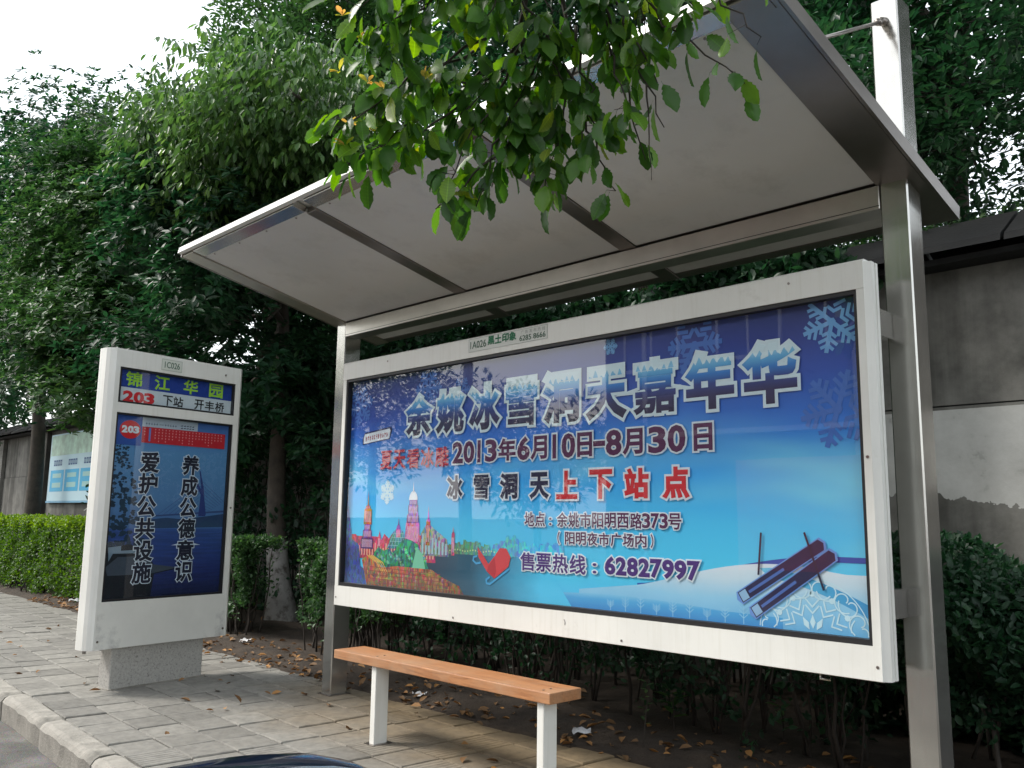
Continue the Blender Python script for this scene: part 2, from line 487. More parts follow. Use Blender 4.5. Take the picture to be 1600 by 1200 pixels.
def road_mat():
    m, n, p, o = new_mat('worn_asphalt')
    tc = N(n, 'ShaderNodeTexCoord')
    a = N(n, 'ShaderNodeTexNoise', i_Scale=2.2, i_Detail=8.0, i_Roughness=0.65)
    b_ = N(n, 'ShaderNodeTexVoronoi', i_Scale=130.0)
    n.links.new(tc.outputs['Object'], a.inputs['Vector']); n.links.new(tc.outputs['Object'], b_.inputs['Vector'])
    r = ramp(n, a.outputs['Fac'], [(0.35, (0.07, 0.068, 0.063)), (0.5, (0.115, 0.11, 0.10)), (0.68, (0.20, 0.19, 0.175))])
    mx = N(n, 'ShaderNodeMix', data_type='RGBA', blend_type='MULTIPLY'); mx.inputs[0].default_value = 0.5
    n.links.new(r.outputs[0], mx.inputs[6]); n.links.new(b_.outputs['Color'], mx.inputs[7])
    n.links.new(mx.outputs[2], p.inputs['Base Color']); p.inputs['Roughness'].default_value = 0.85
    bb = N(n, 'ShaderNodeBump', i_Strength=0.6, i_Distance=0.006)
    n.links.new(b_.outputs['Distance'], bb.inputs['Height']); n.links.new(bb.outputs[0], p.inputs['Normal'])
    return m
M['road'] = road_mat()

def grid_sheet(name, x0, x1, y0, y1, nx, ny, zf, mat, kind='structure'):
    xs = np.linspace(x0, x1, nx + 1); ys = np.linspace(y0, y1, ny + 1)
    v = [(x, y, zf(x, y)) for y in ys for x in xs]
    f = [(j * (nx + 1) + i, j * (nx + 1) + i + 1, (j + 1) * (nx + 1) + i + 1, (j + 1) * (nx + 1) + i) for j in range(ny) for i in range(nx)]
    mb = MB(); mb.add(v, f)
    return mb.build(name, mat, None, smooth=True, kind=kind)

# ground sheet to the horizon
grid_sheet('ground', -600, 600, -600, 600, 4, 4, lambda x, y: -0.2, M['soil'])
grid_sheet('road', -90, 60, -11.5, -1.44, 60, 10, lambda x, y: -0.145 + 0.004 * math.sin(x * 1.3 + y), M['road'])

PA = -0.053                       # pavement grid is turned slightly to the shelter
ca_, sa_ = math.cos(PA), math.sin(PA)
def pav(u, v, z=0.0): return (u * ca_ - v * sa_, u * sa_ + v * ca_, z)
TU, TV = 0.27, 0.25
V0 = -1.375                       # v of the first row edge
def pave_mat():
    m, n, p, o = new_mat('grey_paving')
    tc = N(n, 'ShaderNodeTexCoord'); ge = N(n, 'ShaderNodeNewGeometry'); oi = N(n, 'ShaderNodeObjectInfo')
    a = N(n, 'ShaderNodeTexNoise', i_Scale=1.1, i_Detail=7.0, i_Roughness=0.6)
    a2 = N(n, 'ShaderNodeTexNoise', i_Scale=14.0, i_Detail=8.0, i_Roughness=0.72)
    n.links.new(ge.outputs['Position'], a.inputs['Vector']); n.links.new(ge.outputs['Position'], a2.inputs['Vector'])
    r = ramp(n, a2.outputs['Fac'], [(0.28, (0.12, 0.115, 0.103)), (0.5, (0.19, 0.183, 0.164)), (0.72, (0.245, 0.236, 0.21))])
    # brownish dirt washed out of the bed
    sp = N(n, 'ShaderNodeSeparateXYZ'); n.links.new(ge.outputs['Position'], sp.inputs[0])
    mr = N(n, 'ShaderNodeMapRange', i_1=-0.75, i_2=0.45); n.links.new(sp.outputs[1], mr.inputs[0])
    mu = N(n, 'ShaderNodeMath', operation='MULTIPLY_ADD'); mu.inputs[1].default_value = 1.0; mu.inputs[2].default_value = -0.55
    ad_ = N(n, 'ShaderNodeMath', operation='ADD')
    mr2 = N(n, 'ShaderNodeMapRange', i_1=-1.6, i_2=0.3); n.links.new(sp.outputs[0], mr2.inputs[0]); mr3 = N(n, 'ShaderNodeMath', operation='MULTIPLY'); n.links.new(mr.outputs[0], mr3.inputs[0]); n.links.new(mr2.outputs[0], mr3.inputs[1])
    n.links.new(mr3.outputs[0], ad_.inputs[0]); n.links.new(a.outputs['Fac'], ad_.inputs[1])
    n.links.new(ad_.outputs[0], mu.inputs[0])
    cl = ramp(n, mu.outputs[0], [(0.15, (0, 0, 0)), (0.75, (1, 1, 1))])
    mx = N(n, 'ShaderNodeMix', data_type='RGBA', blend_type='MULTIPLY')
    n.links.new(cl.outputs[0], mx.inputs[0]); n.links.new(r.outputs[0], mx.inputs[6]); mx.inputs[7].default_value = (0.86, 0.66, 0.42, 1)
    # tile to tile difference
    mv = N(n, 'ShaderNodeMapRange', i_3=0.80, i_4=1.15); n.links.new(oi.outputs['Random'], mv.inputs[0])
    mm = N(n, 'ShaderNodeMix', data_type='RGBA', blend_type='MULTIPLY'); mm.inputs[0].default_value = 1.0
    n.links.new(mx.outputs[2], mm.inputs[6]); n.links.new(mv.outputs[0], mm.inputs[7])
    n.links.new(mm.outputs[2], p.inputs['Base Color']); p.inputs['Roughness'].default_value = 0.85
    bb = N(n, 'ShaderNodeBump', i_Strength=0.35, i_Distance=0.006)
    n.links.new(a2.outputs['Fac'], bb.inputs['Height']); n.links.new(bb.outputs[0], p.inputs['Normal'])
    return m
M['pave'] = pave_mat()
M['mortar'] = plain('joint_dirt', (0.07, 0.062, 0.05), 0.95, var=0.3, scale=20)

mb = MB()
mb.add([pav(-60, V0, -0.022), pav(14, V0, -0.022), pav(14, 2.0 + 0.6, -0.022), pav(-60, 2.0, -0.022)], [(0, 1, 2, 3)])
mb.add([pav(-60, V0, -0.2), pav(14, V0, -0.2), pav(14, V0, -0.022), pav(-60, V0, -0.022)], [(0, 1, 2, 3)])
pavement = mb.build('pavement', M['mortar'], None, kind='structure')

def tile_mesh(seed, ribs):
    rr = random.Random(seed); b = MB()
    g = 0.0035
    u0, u1, v0, v1 = -TU / 2 + g, TU / 2 - g, -TV / 2 + g, TV / 2 - g
    def zz(): return rr.uniform(-0.002, 0.002)
    if not ribs:
        c = 0.006
        top = [(u0 + c, v0 + c, zz()), (u1 - c, v0 + c, zz()), (u1 - c, v1 - c, zz()), (u0 + c, v1 - c, zz())]
        mid = [(u0, v0, -0.006), (u1, v0, -0.006), (u1, v1, -0.006), (u0, v1, -0.006)]
        bot = [(x, y, -0.03) for x, y, z in mid]
        b.add(top + mid + bot, [(0, 1, 2, 3)] + [((i), 4 + i, 4 + (i + 1) % 4, (i + 1) % 4)[::1] for i in range(4)] + [(4 + i, 8 + i, 8 + (i + 1) % 4, 4 + (i + 1) % 4) for i in range(4)])
    else:
        # ribs along v: profile across u
        n = 7; prof = [(u0, -0.03), (u0, -0.004)]
        for k in range(n):
            a = u0 + (u1 - u0) * k / n; w = (u1 - u0) / n
            prof += [(a + w * 0.12, 0.0), (a + w * 0.86, 0.0)]
            if k < n - 1: prof += [(a + w * 0.98, -0.0035)]
        prof += [(u1, -0.004), (u1, -0.03)]
        m_ = len(prof)
        b.add([(x, v0, z) for x, z in prof] + [(x, v1, z) for x, z in prof], [(i, i + 1, m_ + i + 1, m_ + i) for i in range(m_ - 1)] + [tuple(range(m_)), tuple(range(m_, 2 * m_))])
    me = bpy.data.meshes.new('paving_tile'); me.from_pydata(b.v, [], b.f); me.materials.append(M['pave'])
    import bmesh
    bm = bmesh.new(); bm.from_mesh(me); bmesh.ops.recalc_face_normals(bm, faces=bm.faces); bm.to_mesh(me); bm.free()
    return me
tiles_plain = [tile_mesh(i, False) for i in range(5)]
tile_rib = tile_mesh(50, True)
cells = []
CAMP = Vector((5.03, -3.33, 1.25))
for i in range(-95, 14):
    for j in range(0, 13):
        u, v = (i + 0.5) * TU + 0.02, V0 + (j + 0.5) * TV
        x, y, _ = pav(u, v)
        if y > 1.0 or x > 3.6: continue
        d = math.hypot(x - CAMP.x, y - CAMP.y)
        # inside the view wedge?
        az = math.degrees(math.atan2(x - CAMP.x, y - CAMP.y))
        vis = -80 < az < -14 and d > 3.6 and (y < 0.62)
        cells.append((0 if vis else 1, d, i, j, u, v))
cells.sort()
joined = MB()
for k, (q, d, i, j, u, v) in enumerate(cells):
    hh = random.uniform(-0.004, 0.002) + (0.006 if random.random() < 0.05 else 0); tx, ty = random.gauss(0, 0.005), random.gauss(0, 0.005)
    du, dv = random.uniform(-0.002, 0.002), random.uniform(-0.002, 0.002)
    if k < 300:
        me = tile_rib if (random.random() < 0.22 and u > -1.2 and q == 0) else random.choice(tiles_plain)
        o = bpy.data.objects.new('paving_tile', me); COL.objects.link(o); o.parent = pavement
        o.location = pav(u + du, v + dv, hh); o.rotation_euler = (tx, ty, PA + random.gauss(0, 0.004))
    else:
        g = 0.0045
        c = [(u - TU / 2 + g, v - TV / 2 + g), (u + TU / 2 - g, v - TV / 2 + g), (u + TU / 2 - g, v + TV / 2 - g), (u - TU / 2 + g, v + TV / 2 - g)]
        t_ = [pav(a, b, hh + random.uniform(-0.0015, 0.0015)) for a, b in c]; b_ = [pav(a, b, -0.03) for a, b in c]
        joined.add(t_ + b_, [(0, 1, 2, 3)] + [(4 + i2, 4 + (i2 + 1) % 4, (i2 + 1) % 4, i2) for i2 in range(4)])
jt = joined.build('distant_paving_tiles', M['pave'], pavement, kind='stuff')

# kerb stones
M['kerb'] = plain('kerb_concrete', (0.27, 0.255, 0.225), 0.85, var=0.25, scale=7, bump=0.5, bscale=90, stain=((0.12, 0.115, 0.10), 3.0, 0.5, 0.72))
kerb = MB()
kerb.add([pav(-60, V0 - 0.05, -0.21), pav(14, V0 - 0.05, -0.21), pav(14, V0 - 0.05, -0.17), pav(-60, V0 - 0.05, -0.17)], [(0, 1, 2, 3)])
kerb_o = kerb.build('kerb', M['kerb'], None, kind='structure')
def kerb_mesh(seed, L=1.0):
    rr = random.Random(seed); w = 0.145
    n = 12; prof0 = [(-w, -0.2), (-w - 0.004, -0.03), (-w + 0.012, -0.008), (-w + 0.035, 0.004), (-0.02, 0.006), (-0.004, 0.0), (-0.004, -0.2)]
    v, f = [], []
    for i in range(n + 1):
        t = -L / 2 + 0.005 + (L - 0.01) * i / n
        e = 0.012 if i in (0, n) else 0
        for k, (a, b) in enumerate(prof0):
            ch = rr.uniform(-0.006, 0.004) if 1 <= k <= 3 else rr.uniform(-0.002, 0.002)
            v.append((t, a + (e if k < 4 else 0) + ch * 0.8, b - (e * 0.7 if 1 <= k <= 5 else 0) + ch * 0.8))
    m_ = len(prof0)
    for i in range(n):
        for k in range(m_ - 1): f.append((i * m_ + k, i * m_ + k + 1, (i + 1) * m_ + k + 1, (i + 1) * m_ + k))
    f.append(tuple(range(m_))); f.append(tuple(range(n * m_, n * m_ + m_)))
    me = bpy.data.meshes.new('kerb_stone'); me.from_pydata(v, [], f); me.materials.append(M['kerb'])
    import bmesh
    bm = bmesh.new(); bm.from_mesh(me); bmesh.ops.recalc_face_normals(bm, faces=bm.faces); bm.to_mesh(me); bm.free()
    return me
km = [kerb_mesh(s) for s in range(4)]
for i in range(-26, 9):
    o = bpy.data.objects.new('kerb_stone', km[i % 4]); COL.objects.link(o); o.parent = kerb_o
    u = -0.77 + 0.5 + i * 1.0
    o.location = pav(u, V0 + random.uniform(-0.006, 0.004), random.uniform(-0.006, 0.004)); o.rotation_euler = (0, 0, PA + random.gauss(0, 0.003))

# soil bed behind the pavement
from mathutils import noise as mnoise
def bed_z(x, y):
    e = 0.50 - 0.03 * x if x < 0.5 else 0.485
    e += 0.05 * mnoise.noise(Vector((x * 2.3, 0, 5)))
    t = y - e
    if t < 0: return -0.06
    return min(1, t / 0.25) * 0.05 + 0.006 + 0.03 * mnoise.noise(Vector((x * 3, y * 3, 0))) * min(1, t / 0.2) + 0.012 * mnoise.noise(Vector((x * 14, y * 14, 2)))
xs = np.concatenate([np.linspace(-40, -9, 60), np.linspace(-8.8, 5, 240), np.linspace(5.4, 14, 20)])
ys = np.concatenate([np.linspace(0.30, 1.4, 44), np.linspace(1.5, 2.85, 14)])
v = [(x, y, bed_z(x, y)) for y in ys for x in xs]; nx = len(xs)
f = [(j * nx + i, j * nx + i + 1, (j + 1) * nx + i + 1, (j + 1) * nx + i) for j in range(len(ys) - 1) for i in range(nx - 1)]
mb = MB(); mb.add(v, f); mb.build('soil_bed', M['soil'], None, smooth=True, kind='structure')

# ------------------------------------------------------------------ wall along the back
def wall_mat():
    m, n, p, o = new_mat('weathered_plaster')
    ge = N(n, 'ShaderNodeNewGeometry')
    sp = N(n, 'ShaderNodeSeparateXYZ'); n.links.new(ge.outputs['Position'], sp.inputs[0])
    a = N(n, 'ShaderNodeTexNoise', i_Scale=2.5, i_Detail=9.0, i_Roughness=0.68); n.links.new(ge.outputs['Position'], a.inputs['Vector'])
    r = ramp(n, a.outputs['Fac'], [(0.3, (0.085, 0.083, 0.077)), (0.5, (0.165, 0.161, 0.15)), (0.7, (0.24, 0.235, 0.22))])
    # rain streaks
    mp = N(n, 'ShaderNodeMapping'); mp.inputs['Scale'].default_value = (2.2, 0.1, 0.12); n.links.new(ge.outputs['Position'], mp.inputs[0])
    s = N(n, 'ShaderNodeTexNoise', i_Scale=1.6, i_Detail=5.0); n.links.new(mp.outputs[0], s.inputs['Vector'])
    sr = ramp(n, s.outputs['Fac'], [(0.42, (0.45, 0.44, 0.41)), (0.52, (0.9, 0.89, 0.86)), (0.7, (1.25, 1.23, 1.18))])
    mx = N(n, 'ShaderNodeMix', data_type='RGBA', blend_type='MULTIPLY'); mx.inputs[0].default_value = 0.85
    n.links.new(r.outputs[0], mx.inputs[6]); n.links.new(sr.outputs[0], mx.inputs[7])
    # patch of surviving pale paint: between 1.35 and 2.0 m up, right-hand part
    b_ = N(n, 'ShaderNodeTexNoise', i_Scale=2.0, i_Detail=6.0, i_Roughness=0.6); n.links.new(ge.outputs['Position'], b_.inputs['Vector'])
    zz = N(n, 'ShaderNodeMath', operation='MULTIPLY_ADD'); zz.inputs[1].default_value = 0.55; n.links.new(b_.outputs['Fac'], zz.inputs[0]); n.links.new(sp.outputs[2], zz.inputs[2])
    g1 = N(n, 'ShaderNodeMath', operation='GREATER_THAN'); g1.inputs[1].default_value = 1.70; n.links.new(zz.outputs[0], g1.inputs[0])
    g2 = N(n, 'ShaderNodeMath', operation='LESS_THAN'); g2.inputs[1].default_value = 2.0; n.links.new(sp.outputs[2], g2.inputs[0])
    g3_ = N(n, 'ShaderNodeMath', operation='GREATER_THAN'); g3_.inputs[1].default_value = 0.5; n.links.new(sp.outputs[0], g3_.inputs[0])
    m1 = N(n, 'ShaderNodeMath', operation='MULTIPLY'); m2 = N(n, 'ShaderNodeMath', operation='MULTIPLY')
    n.links.new(g1.outputs[0], m1.inputs[0]); n.links.new(g2.outputs[0], m1.inputs[1]); n.links.new(m1.outputs[0], m2.inputs[0]); n.links.new(g3_.outputs[0], m2.inputs[1])
    pr = ramp(n, a.outputs['Fac'], [(0.32, (0.17, 0.165, 0.15)), (0.45, (0.46, 0.455, 0.43)), (0.7, (0.58, 0.575, 0.55))])
    m3 = N(n, 'ShaderNodeMix', data_type='RGBA'); n.links.new(m2.outputs[0], m3.inputs[0]); n.links.new(mx.outputs[2], m3.inputs[6]); n.links.new(pr.outputs[0], m3.inputs[7])
    n.links.new(m3.outputs[2], p.inputs['Base Color']); p.inputs['Roughness'].default_value = 0.9
    bb = N(n, 'ShaderNodeBump', i_Strength=0.5, i_Distance=0.015); n.links.new(a.outputs['Fac'], bb.inputs['Height']); n.links.new(bb.outputs[0], p.inputs['Normal'])
    return m
M['wall'] = wall_mat()
M['tile_dark'] = plain('dark_coping_tile', (0.018, 0.018, 0.019), 0.85, var=0.3, scale=5, bump=0.3, bscale=40)
wall = empty('boundary_wall', (0, 2.9, 0), 'long weathered concrete boundary wall with dark coping behind the hedge and shelter', 'wall')
mb = MB(); mb.box(-40, 9, 2.8, 3.02, -0.1, 2.02); mb.build('lower_wall', M['wall'], wall)
mb = MB(); mb.box(-40, 9, 2.812, 3.008, 2.032, 2.95); mb.build('upper_wall', M['wall'], wall)
mb = MB(); mb.box(-40, 9, 2.83, 2.99, 2.02, 2.032); mb.build('crack', M['black_gasket'], wall)
for i in range(9):                      # pilasters of the far concrete stretch
    mb = MB(); x = -38 + i * 3.2; mb.box(x, x + 0.28, 2.72, 2.798, -0.1, 2.94); mb.build('pilaster', M['wall'], wall)
# sloping coping slabs
cp = MB()
prof = [(2.48, 2.97), (2.50, 3.02), (2.90, 3.27), (3.30, 3.02), (3.32, 2.97), (2.90, 3.18)]
cp.prism([(a, b) for a, b in prof], -0.30, 0.30, lambda y, z, x: (x, y, z))
cm = bpy.data.meshes.new('coping_slab'); cm.from_pydata([(a, b - 2.9, c - 2.96) for a, b, c in cp.v], [], cp.f); cm.materials.append(M['tile_dark'])
mb = MB(); mb.box(-40, 9, 2.62, 3.18, 2.952, 2.99); mb.build('coping_bed', M['tile_dark'], wall)
for i in range(70):
    o = bpy.data.objects.new('coping_slab', cm); COL.objects.link(o); o.parent = wall
    o.location = (-35 + i * 0.625, random.uniform(-0.008, 0.008), 2.98 + random.uniform(-0.006, 0.006)); o.rotation_euler = (0, random.gauss(0, 0.006), random.gauss(0, 0.006))
mb = MB()
mb.tube([(3.545, 2.796, 1.50), (3.60, 2.796, 1.53), (3.60, 2.796, 1.49), (3.64, 2.796, 1.52)], 0.006, 5)
mb.build('paint_scrawl', flat('blue_paint', (0.05, 0.13, 0.35)), wall)

# ------------------------------------------------------------------ text and flat print
_dg = None
def glyph_mesh(body, bev, off, res=3):
    c = bpy.data.curves.new('t', 'FONT'); c.body = body; c.resolution_u = res
    if bev > 0: c.bevel_depth = bev; c.bevel_resolution = 1
    c.offset = off
    c.fill_mode = 'BOTH'
    o = bpy.data.objects.new('t', c); COL.objects.link(o)
    bpy.context.view_layer.update()
    dg = bpy.context.evaluated_depsgraph_get()
    me = bpy.data.meshes.new_from_object(o.evaluated_get(dg))
    n = len(me.vertices); V = np.zeros(n * 3); me.vertices.foreach_get('co', V); V = V.reshape(-1, 3)
    F = [tuple(p.vertices) for p in me.polygons]
    bpy.data.objects.remove(o); bpy.data.curves.remove(c); bpy.data.meshes.remove(me)
    return V, F

def lettering(name, items, mat, T, depth, parent, bev=0.0, off=0.0, grow=0.0):
    """one flat character per object; items: (text, a0, a1, b0, b1) boxes on the print plane; T(a, b, d) -> world; grow = outline width in metres"""
    for body, a0, a1, b0, b1 in items:
        V0_, _ = glyph_mesh(body, 0, 0, 1)
        lo, hi = V0_.min(0), V0_.max(0)
        sx, sz = (a1 - a0) / max(1e-6, hi[0] - lo[0]), (b1 - b0) / max(1e-6, hi[1] - lo[1])
        if body == '1':
            cxm = (a0 + a1) / 2; sx = sz * 0.92; a0 = cxm - sx * (hi[0] - lo[0]) / 2
        bv = bev * (0.62 if body in '雪嘉雕夏看' and bev > 0.02 else 1.0)
        g = bv + (grow / ((sx + sz) / 2) if grow else 0)
        V, F = glyph_mesh(body, g, off)
        zmax = max(1e-6, np.abs(V[:, 2]).max())
        mb = MB(); mb.add([T(a0 + (p[0] - lo[0]) * sx, b0 + (p[1] - lo[1]) * sz, depth + p[2] / zmax * 0.0006) for p in V], F)
        mb.build(name, mat, parent)

# ------------------------------------------------------------------ bus shelter
def slope_z(y): return 2.67 - 0.225 * (y - 0.257)
shelter = empty('bus_shelter', (1.6, 0.32, 0), 'open steel bus shelter with sloping canopy over the large advertising board', 'bus shelter')
PY0, PY1 = 0.2566, 0.396
def pillar(x0, x1, ztop):
    mb = MB(); mb.box(x0, x1, PY0, PY1, -0.03, ztop, bev=0.006); o = fix_normals(mb.build('post', M['steel'], shelter)); return o
pillar(-0.499, -0.385, 3.35)
pillar(3.596, 3.711, 3.506)
# base plates
for x0, x1 in ((-0.499, -0.385), (3.596, 3.711)):
    mb = MB(); mb.box(x0 - 0.02, x1 + 0.02, PY0 - 0.015, PY1 + 0.02, -0.02, 0.006); mb.build('base_plate', M['steel_dark'], shelter)
mb = MB(); mb.box(-0.383, 3.594, 0.252, 0.372, 2.562, 2.668, bev=0.003); fix_normals(mb.build('beam', M['steel_beam'], shelter))
mb = MB(); mb.box(-0.383, 3.594, 0.2505, 0.2518, 2.576, 2.579); mb.build('beam_seam', M['black_gasket'], shelter)
# canopy: a sloped tray, T(x, y, d) with d measured down from the underside line
nl = math.hypot(1, 0.225); ny_, nz_ = 0.225 / nl, 1 / nl
def can(x, y, d): return (x, y + ny_ * d, slope_z(y) + nz_ * d)
CX0, CX1, CY0, CY1 = -0.535, 3.762, -0.962, 0.655
def cbox(x0, x1, y0, y1, d0, d1): 
    b = MB(); b.box(x0, x1, y0, y1, d0, d1, T=can); return b
xr = [(-0.385, 0.858), (0.966, 2.206), (2.313, 3.580)]
yr = [(-0.868, 0.249), (0.392, 0.600)]
for x0, x1 in xr:
    for y0, y1 in yr:
        cbox(x0, x1, y0, y1, 0.008, 0.03).build('roof_panel', M['canopy_panel'], shelter)
# ribs run front to back
for (x0, x1) in ((0.861, 0.963), (2.209, 2.310)):
    bevel(cbox(x0, x1, -0.86, 0.654, 0.0, 0.04).build('rib', M['steel_dark'], shelter), 0.003)
bevel(cbox(CX0, -0.388, CY0 + 0.012, CY1, -0.002, 0.045).build('end_rib', steel('lit_end_steel', (0.5, 0.47, 0.41), 0.36, 1), shelter), 0.003)  # left rib is paler: light falling on it is put into the steel colour
bevel(cbox(3.583, CX1, CY0 + 0.012, CY1, -0.004, 0.045).build('end_rib', M['steel_dark'], shelter), 0.003)
# front rail between end ribs, in two steps
for (x0, x1) in ((-0.386, 0.859), (0.965, 2.207), (2.312, 3.581)):
    bevel(cbox(x0, x1, -0.952, -0.87, 0.004, 0.042).build('front_rail', M['steel'], shelter), 0.003)
    cbox(x0, x1, 0.251, 0.389, 0.012, 0.042).build('cross_rail', M['steel_dark'], shelter)
    cbox(x0, x1, 0.602, 0.654, 0.004, 0.042).build('rear_rail', M['steel_dark'], shelter)
    for q in np.linspace(x0 + 0.12, x1 - 0.12, 4):
        b = MB(); b.tube([can(q, -0.855, 0.0085), can(q, -0.855, 0.004)], 0.006, 8); b.build('rivet', M['steel_dark'], shelter)
fix_normals(cbox(CX0 - 0.01, CX1 + 0.01, CY0 - 0.022, CY0 + 0.004, 0.012, 0.052).build('front_edge_trim', M['white_metal'], shelter))
cbox(CX0 + 0.0, CX1 + 0.0, CY0 + 0.006, CY1, 0.0472, 0.058).build('roof_skin', M['white_metal'], shelter)
cbox(CX1 + 0.002, CX1 + 0.016, CY0 + 0.006, CY1, -0.006, 0.056).build('side_trim', M['steel_dark'], shelter)
cbox(CX0 - 0.014, CX0 - 0.002, CY0 + 0.006, CY1, -0.004, 0.056).build('side_trim', M['steel_dark'], shelter)
# tie rods
for xx in (3.655, -0.44):
    mb = MB()
    zt_ = 3.393 if xx > 0 else 3.25
    mb.tube([(xx, 0.25, zt_), (xx, -0.60, slope_z(-0.6) + 0.06)], 0.008, 8)
    mb.tube([(xx, 0.256, zt_), (xx, 0.215, zt_ - 0.018)], 0.019, 8)
    mb.tube([(xx, 0.205, zt_ - 0.024), (xx, 0.175, zt_ - 0.038)], 0.016, 8)
    mb.build('tie_rod', M['steel_dark'], shelter, smooth=True)
# brackets holding the board
for zz in (0.94, 2.05):
    mb = MB(); mb.box(3.588, 3.620, 0.119, 0.2546, zz - 0.055, zz + 0.055); mb.build('bracket', M['steel'], shelter)
    mb = MB(); mb.box(-0.384, 0.05, 0.270, 0.33, zz - 0.05, zz + 0.05); mb.box(0.0, 0.05, 0.118, 0.269, zz - 0.04, zz + 0.04); mb.build('bracket', M['steel'], shelter)

# ------------------------------------------------------------------ billboard
board = empty('billboard', (1.81, 0.1, 0.667), 'wide white framed advertising board with blue winter festival poster in the shelter', 'billboard')
L_, ZB, ZT = 3.617, 0.667, 2.2855
ix0, ix1, iz0, iz1 = 0.036, 3.585, 0.794, 2.166
mb = MB()
ch = 0.028
# frame front as bars butted end to end, with chamfered outer edge
def bar_h(z0, z1, zc):   # horizontal bar, zc = chamfer side (+1 top, -1 bottom)
    if zc > 0: prof = [(0.0, z0), (0.0, z1 - ch * 0.3), (ch * 0.4, z1), (0.06, z1), (0.06, z0)]
    else: prof = [(0.0, z0 + ch * 0.1), (0.0, z1), (0.06, z1), (0.06, z0), (ch * 0.2, z0)]
    b = MB(); b.prism(prof, 0.0, L_, lambda y, z, x: (x, y, z)); return fix_normals(b.build('frame_rail', M['white_metal'], board))
bar_h(iz1, ZT, 1); bar_h(ZB, iz0, -1)
for x0, x1 in ((0.0, ix0), (ix1, L_)):
    b = MB(); b.box(x0, x1, 0.0015, 0.06, iz0 + 0.0005, iz1 - 0.0005); b.build('frame_stile', M['white_metal'], board)
# chamfered side profiles and cabinet behind
prof = [(L_, 0.004), (L_ + 0.026, 0.022), (L_ + 0.026, 0.046), (L_ + 0.018, 0.048), (L_ + 0.018, 0.056), (L_ + 0.026, 0.058), (L_ + 0.026, 0.078), (L_ - 0.002, 0.082), (L_ - 0.002, 0.118), (L_ - 0.03, 0.118), (L_ - 0.03, 0.06)]
b = MB(); b.prism(prof, ZB + 0.002, ZT - 0.012, lambda x, y, z: (x, y, z)); fix_normals(b.build('side_profile', M['white_metal'], board))
b = MB(); b.prism([(-(x - L_), y) for x, y in prof if True], ZB + 0.002, ZT - 0.012, lambda x, y, z: (x * 0.35, y, z)); fix_normals(b.build('side_profile', M['white_metal'], board))
b = MB(); b.box(0.012, L_ - 0.032, 0.062, 0.116, ZB + 0.03, ZT - 0.03); b.build('cabinet', M['white_metal'], board)
b = MB()
for (x0, x1, z0, z1) in ((ix0, ix1, iz1 - 0.018, iz1), (ix0, ix1, iz0, iz0 + 0.022), (ix0, ix0 + 0.014, iz0 + 0.022, iz1 - 0.018), (ix1 - 0.014, ix1, iz0 + 0.022, iz1 - 0.018)):
    b.box(x0, x1, 0.006, 0.059, z0, z1)
b.build('black_gasket', M['black_gasket'], board)
b = MB(); b.tube([(3.36, 0.03, 0.664), (3.36, 0.028, 0.645), (3.40, 0.028, 0.645), (3.40, 0.03, 0.664)], 0.005, 6); b.build('latch_ring', M['steel'], board, smooth=True)
b = MB(); b.tube([(2.04, -0.001, 0.755), (2.047, -0.001, 0.742), (2.045, -0.001, 0.73)], 0.0025, 4); b.build('scratch', M['steel_dark'], board)

def poster_mat():
    m, n, p, o = new_mat('winter_poster_print')
    ge = N(n, 'ShaderNodeNewGeometry'); sp = N(n, 'ShaderNodeSeparateXYZ'); n.links.new(ge.outputs['Position'], sp.inputs[0])
    nz = N(n, 'ShaderNodeTexNoise', i_Scale=0.9, i_Detail=4.0, i_Distortion=0.8); n.links.new(ge.outputs['Position'], nz.inputs['Vector'])
    w = N(n, 'ShaderNodeMath', operation='MULTIPLY_ADD'); w.inputs[1].default_value = 0.28; n.links.new(nz.outputs['Fac'], w.inputs[0]); n.links.new(sp.outputs[2], w.inputs[2])
    mr = N(n, 'ShaderNodeMapRange', i_1=iz0 + 0.14, i_2=iz1 + 0.14); n.links.new(w.outputs[0], mr.inputs[0])
    r = ramp(n, mr.outputs[0], [(0.0, srgb(80, 185, 235)), (0.14, srgb(80, 205, 240)), (0.30, srgb(75, 200, 245)), (0.46, srgb(55, 175, 245)), (0.62, srgb(42, 125, 222)), (0.78, srgb(46, 84, 180)), (0.90, srgb(42, 60, 145)), (1.0, srgb(32, 46, 110))])
    # luminous aurora sweep printed across the middle
    mp = N(n, 'ShaderNodeMapping'); mp.inputs['Rotation'].default_value = (0, rad(38), 0); mp.inputs['Scale'].default_value = (0.55, 1, 2.2)
    n.links.new(ge.outputs['Position'], mp.inputs[0])
    a = N(n, 'ShaderNodeTexNoise', i_Scale=1.0, i_Detail=3.0, i_Distortion=0.6); n.links.new(mp.outputs[0], a.inputs['Vector'])
    ar = ramp(n, a.outputs['Fac'], [(0.48, (0, 0, 0)), (0.72, (0.75, 0.75, 0.75))])
    hz = ramp(n, mr.outputs[0], [(0.1, (0, 0, 0)), (0.3, (1, 1, 1)), (0.5, (1, 1, 1)), (0.68, (0, 0, 0))])
    mu = N(n, 'ShaderNodeMath', operation='MULTIPLY'); n.links.new(ar.outputs[0], mu.inputs[0]); n.links.new(hz.outputs[0], mu.inputs[1])
    mx = N(n, 'ShaderNodeMix', data_type='RGBA'); n.links.new(mu.outputs[0], mx.inputs[0]); n.links.new(r.outputs[0], mx.inputs[6]); mx.inputs[7].default_value = srgb(150, 240, 245) + (1,)
    n.links.new(mx.outputs[2], p.inputs['Base Color']); p.inputs['Roughness'].default_value = 0.55
    return m
TB = lambda a, b, d: (a, 0.045 - d, b)     # print plane of the board, d = height above the sheet
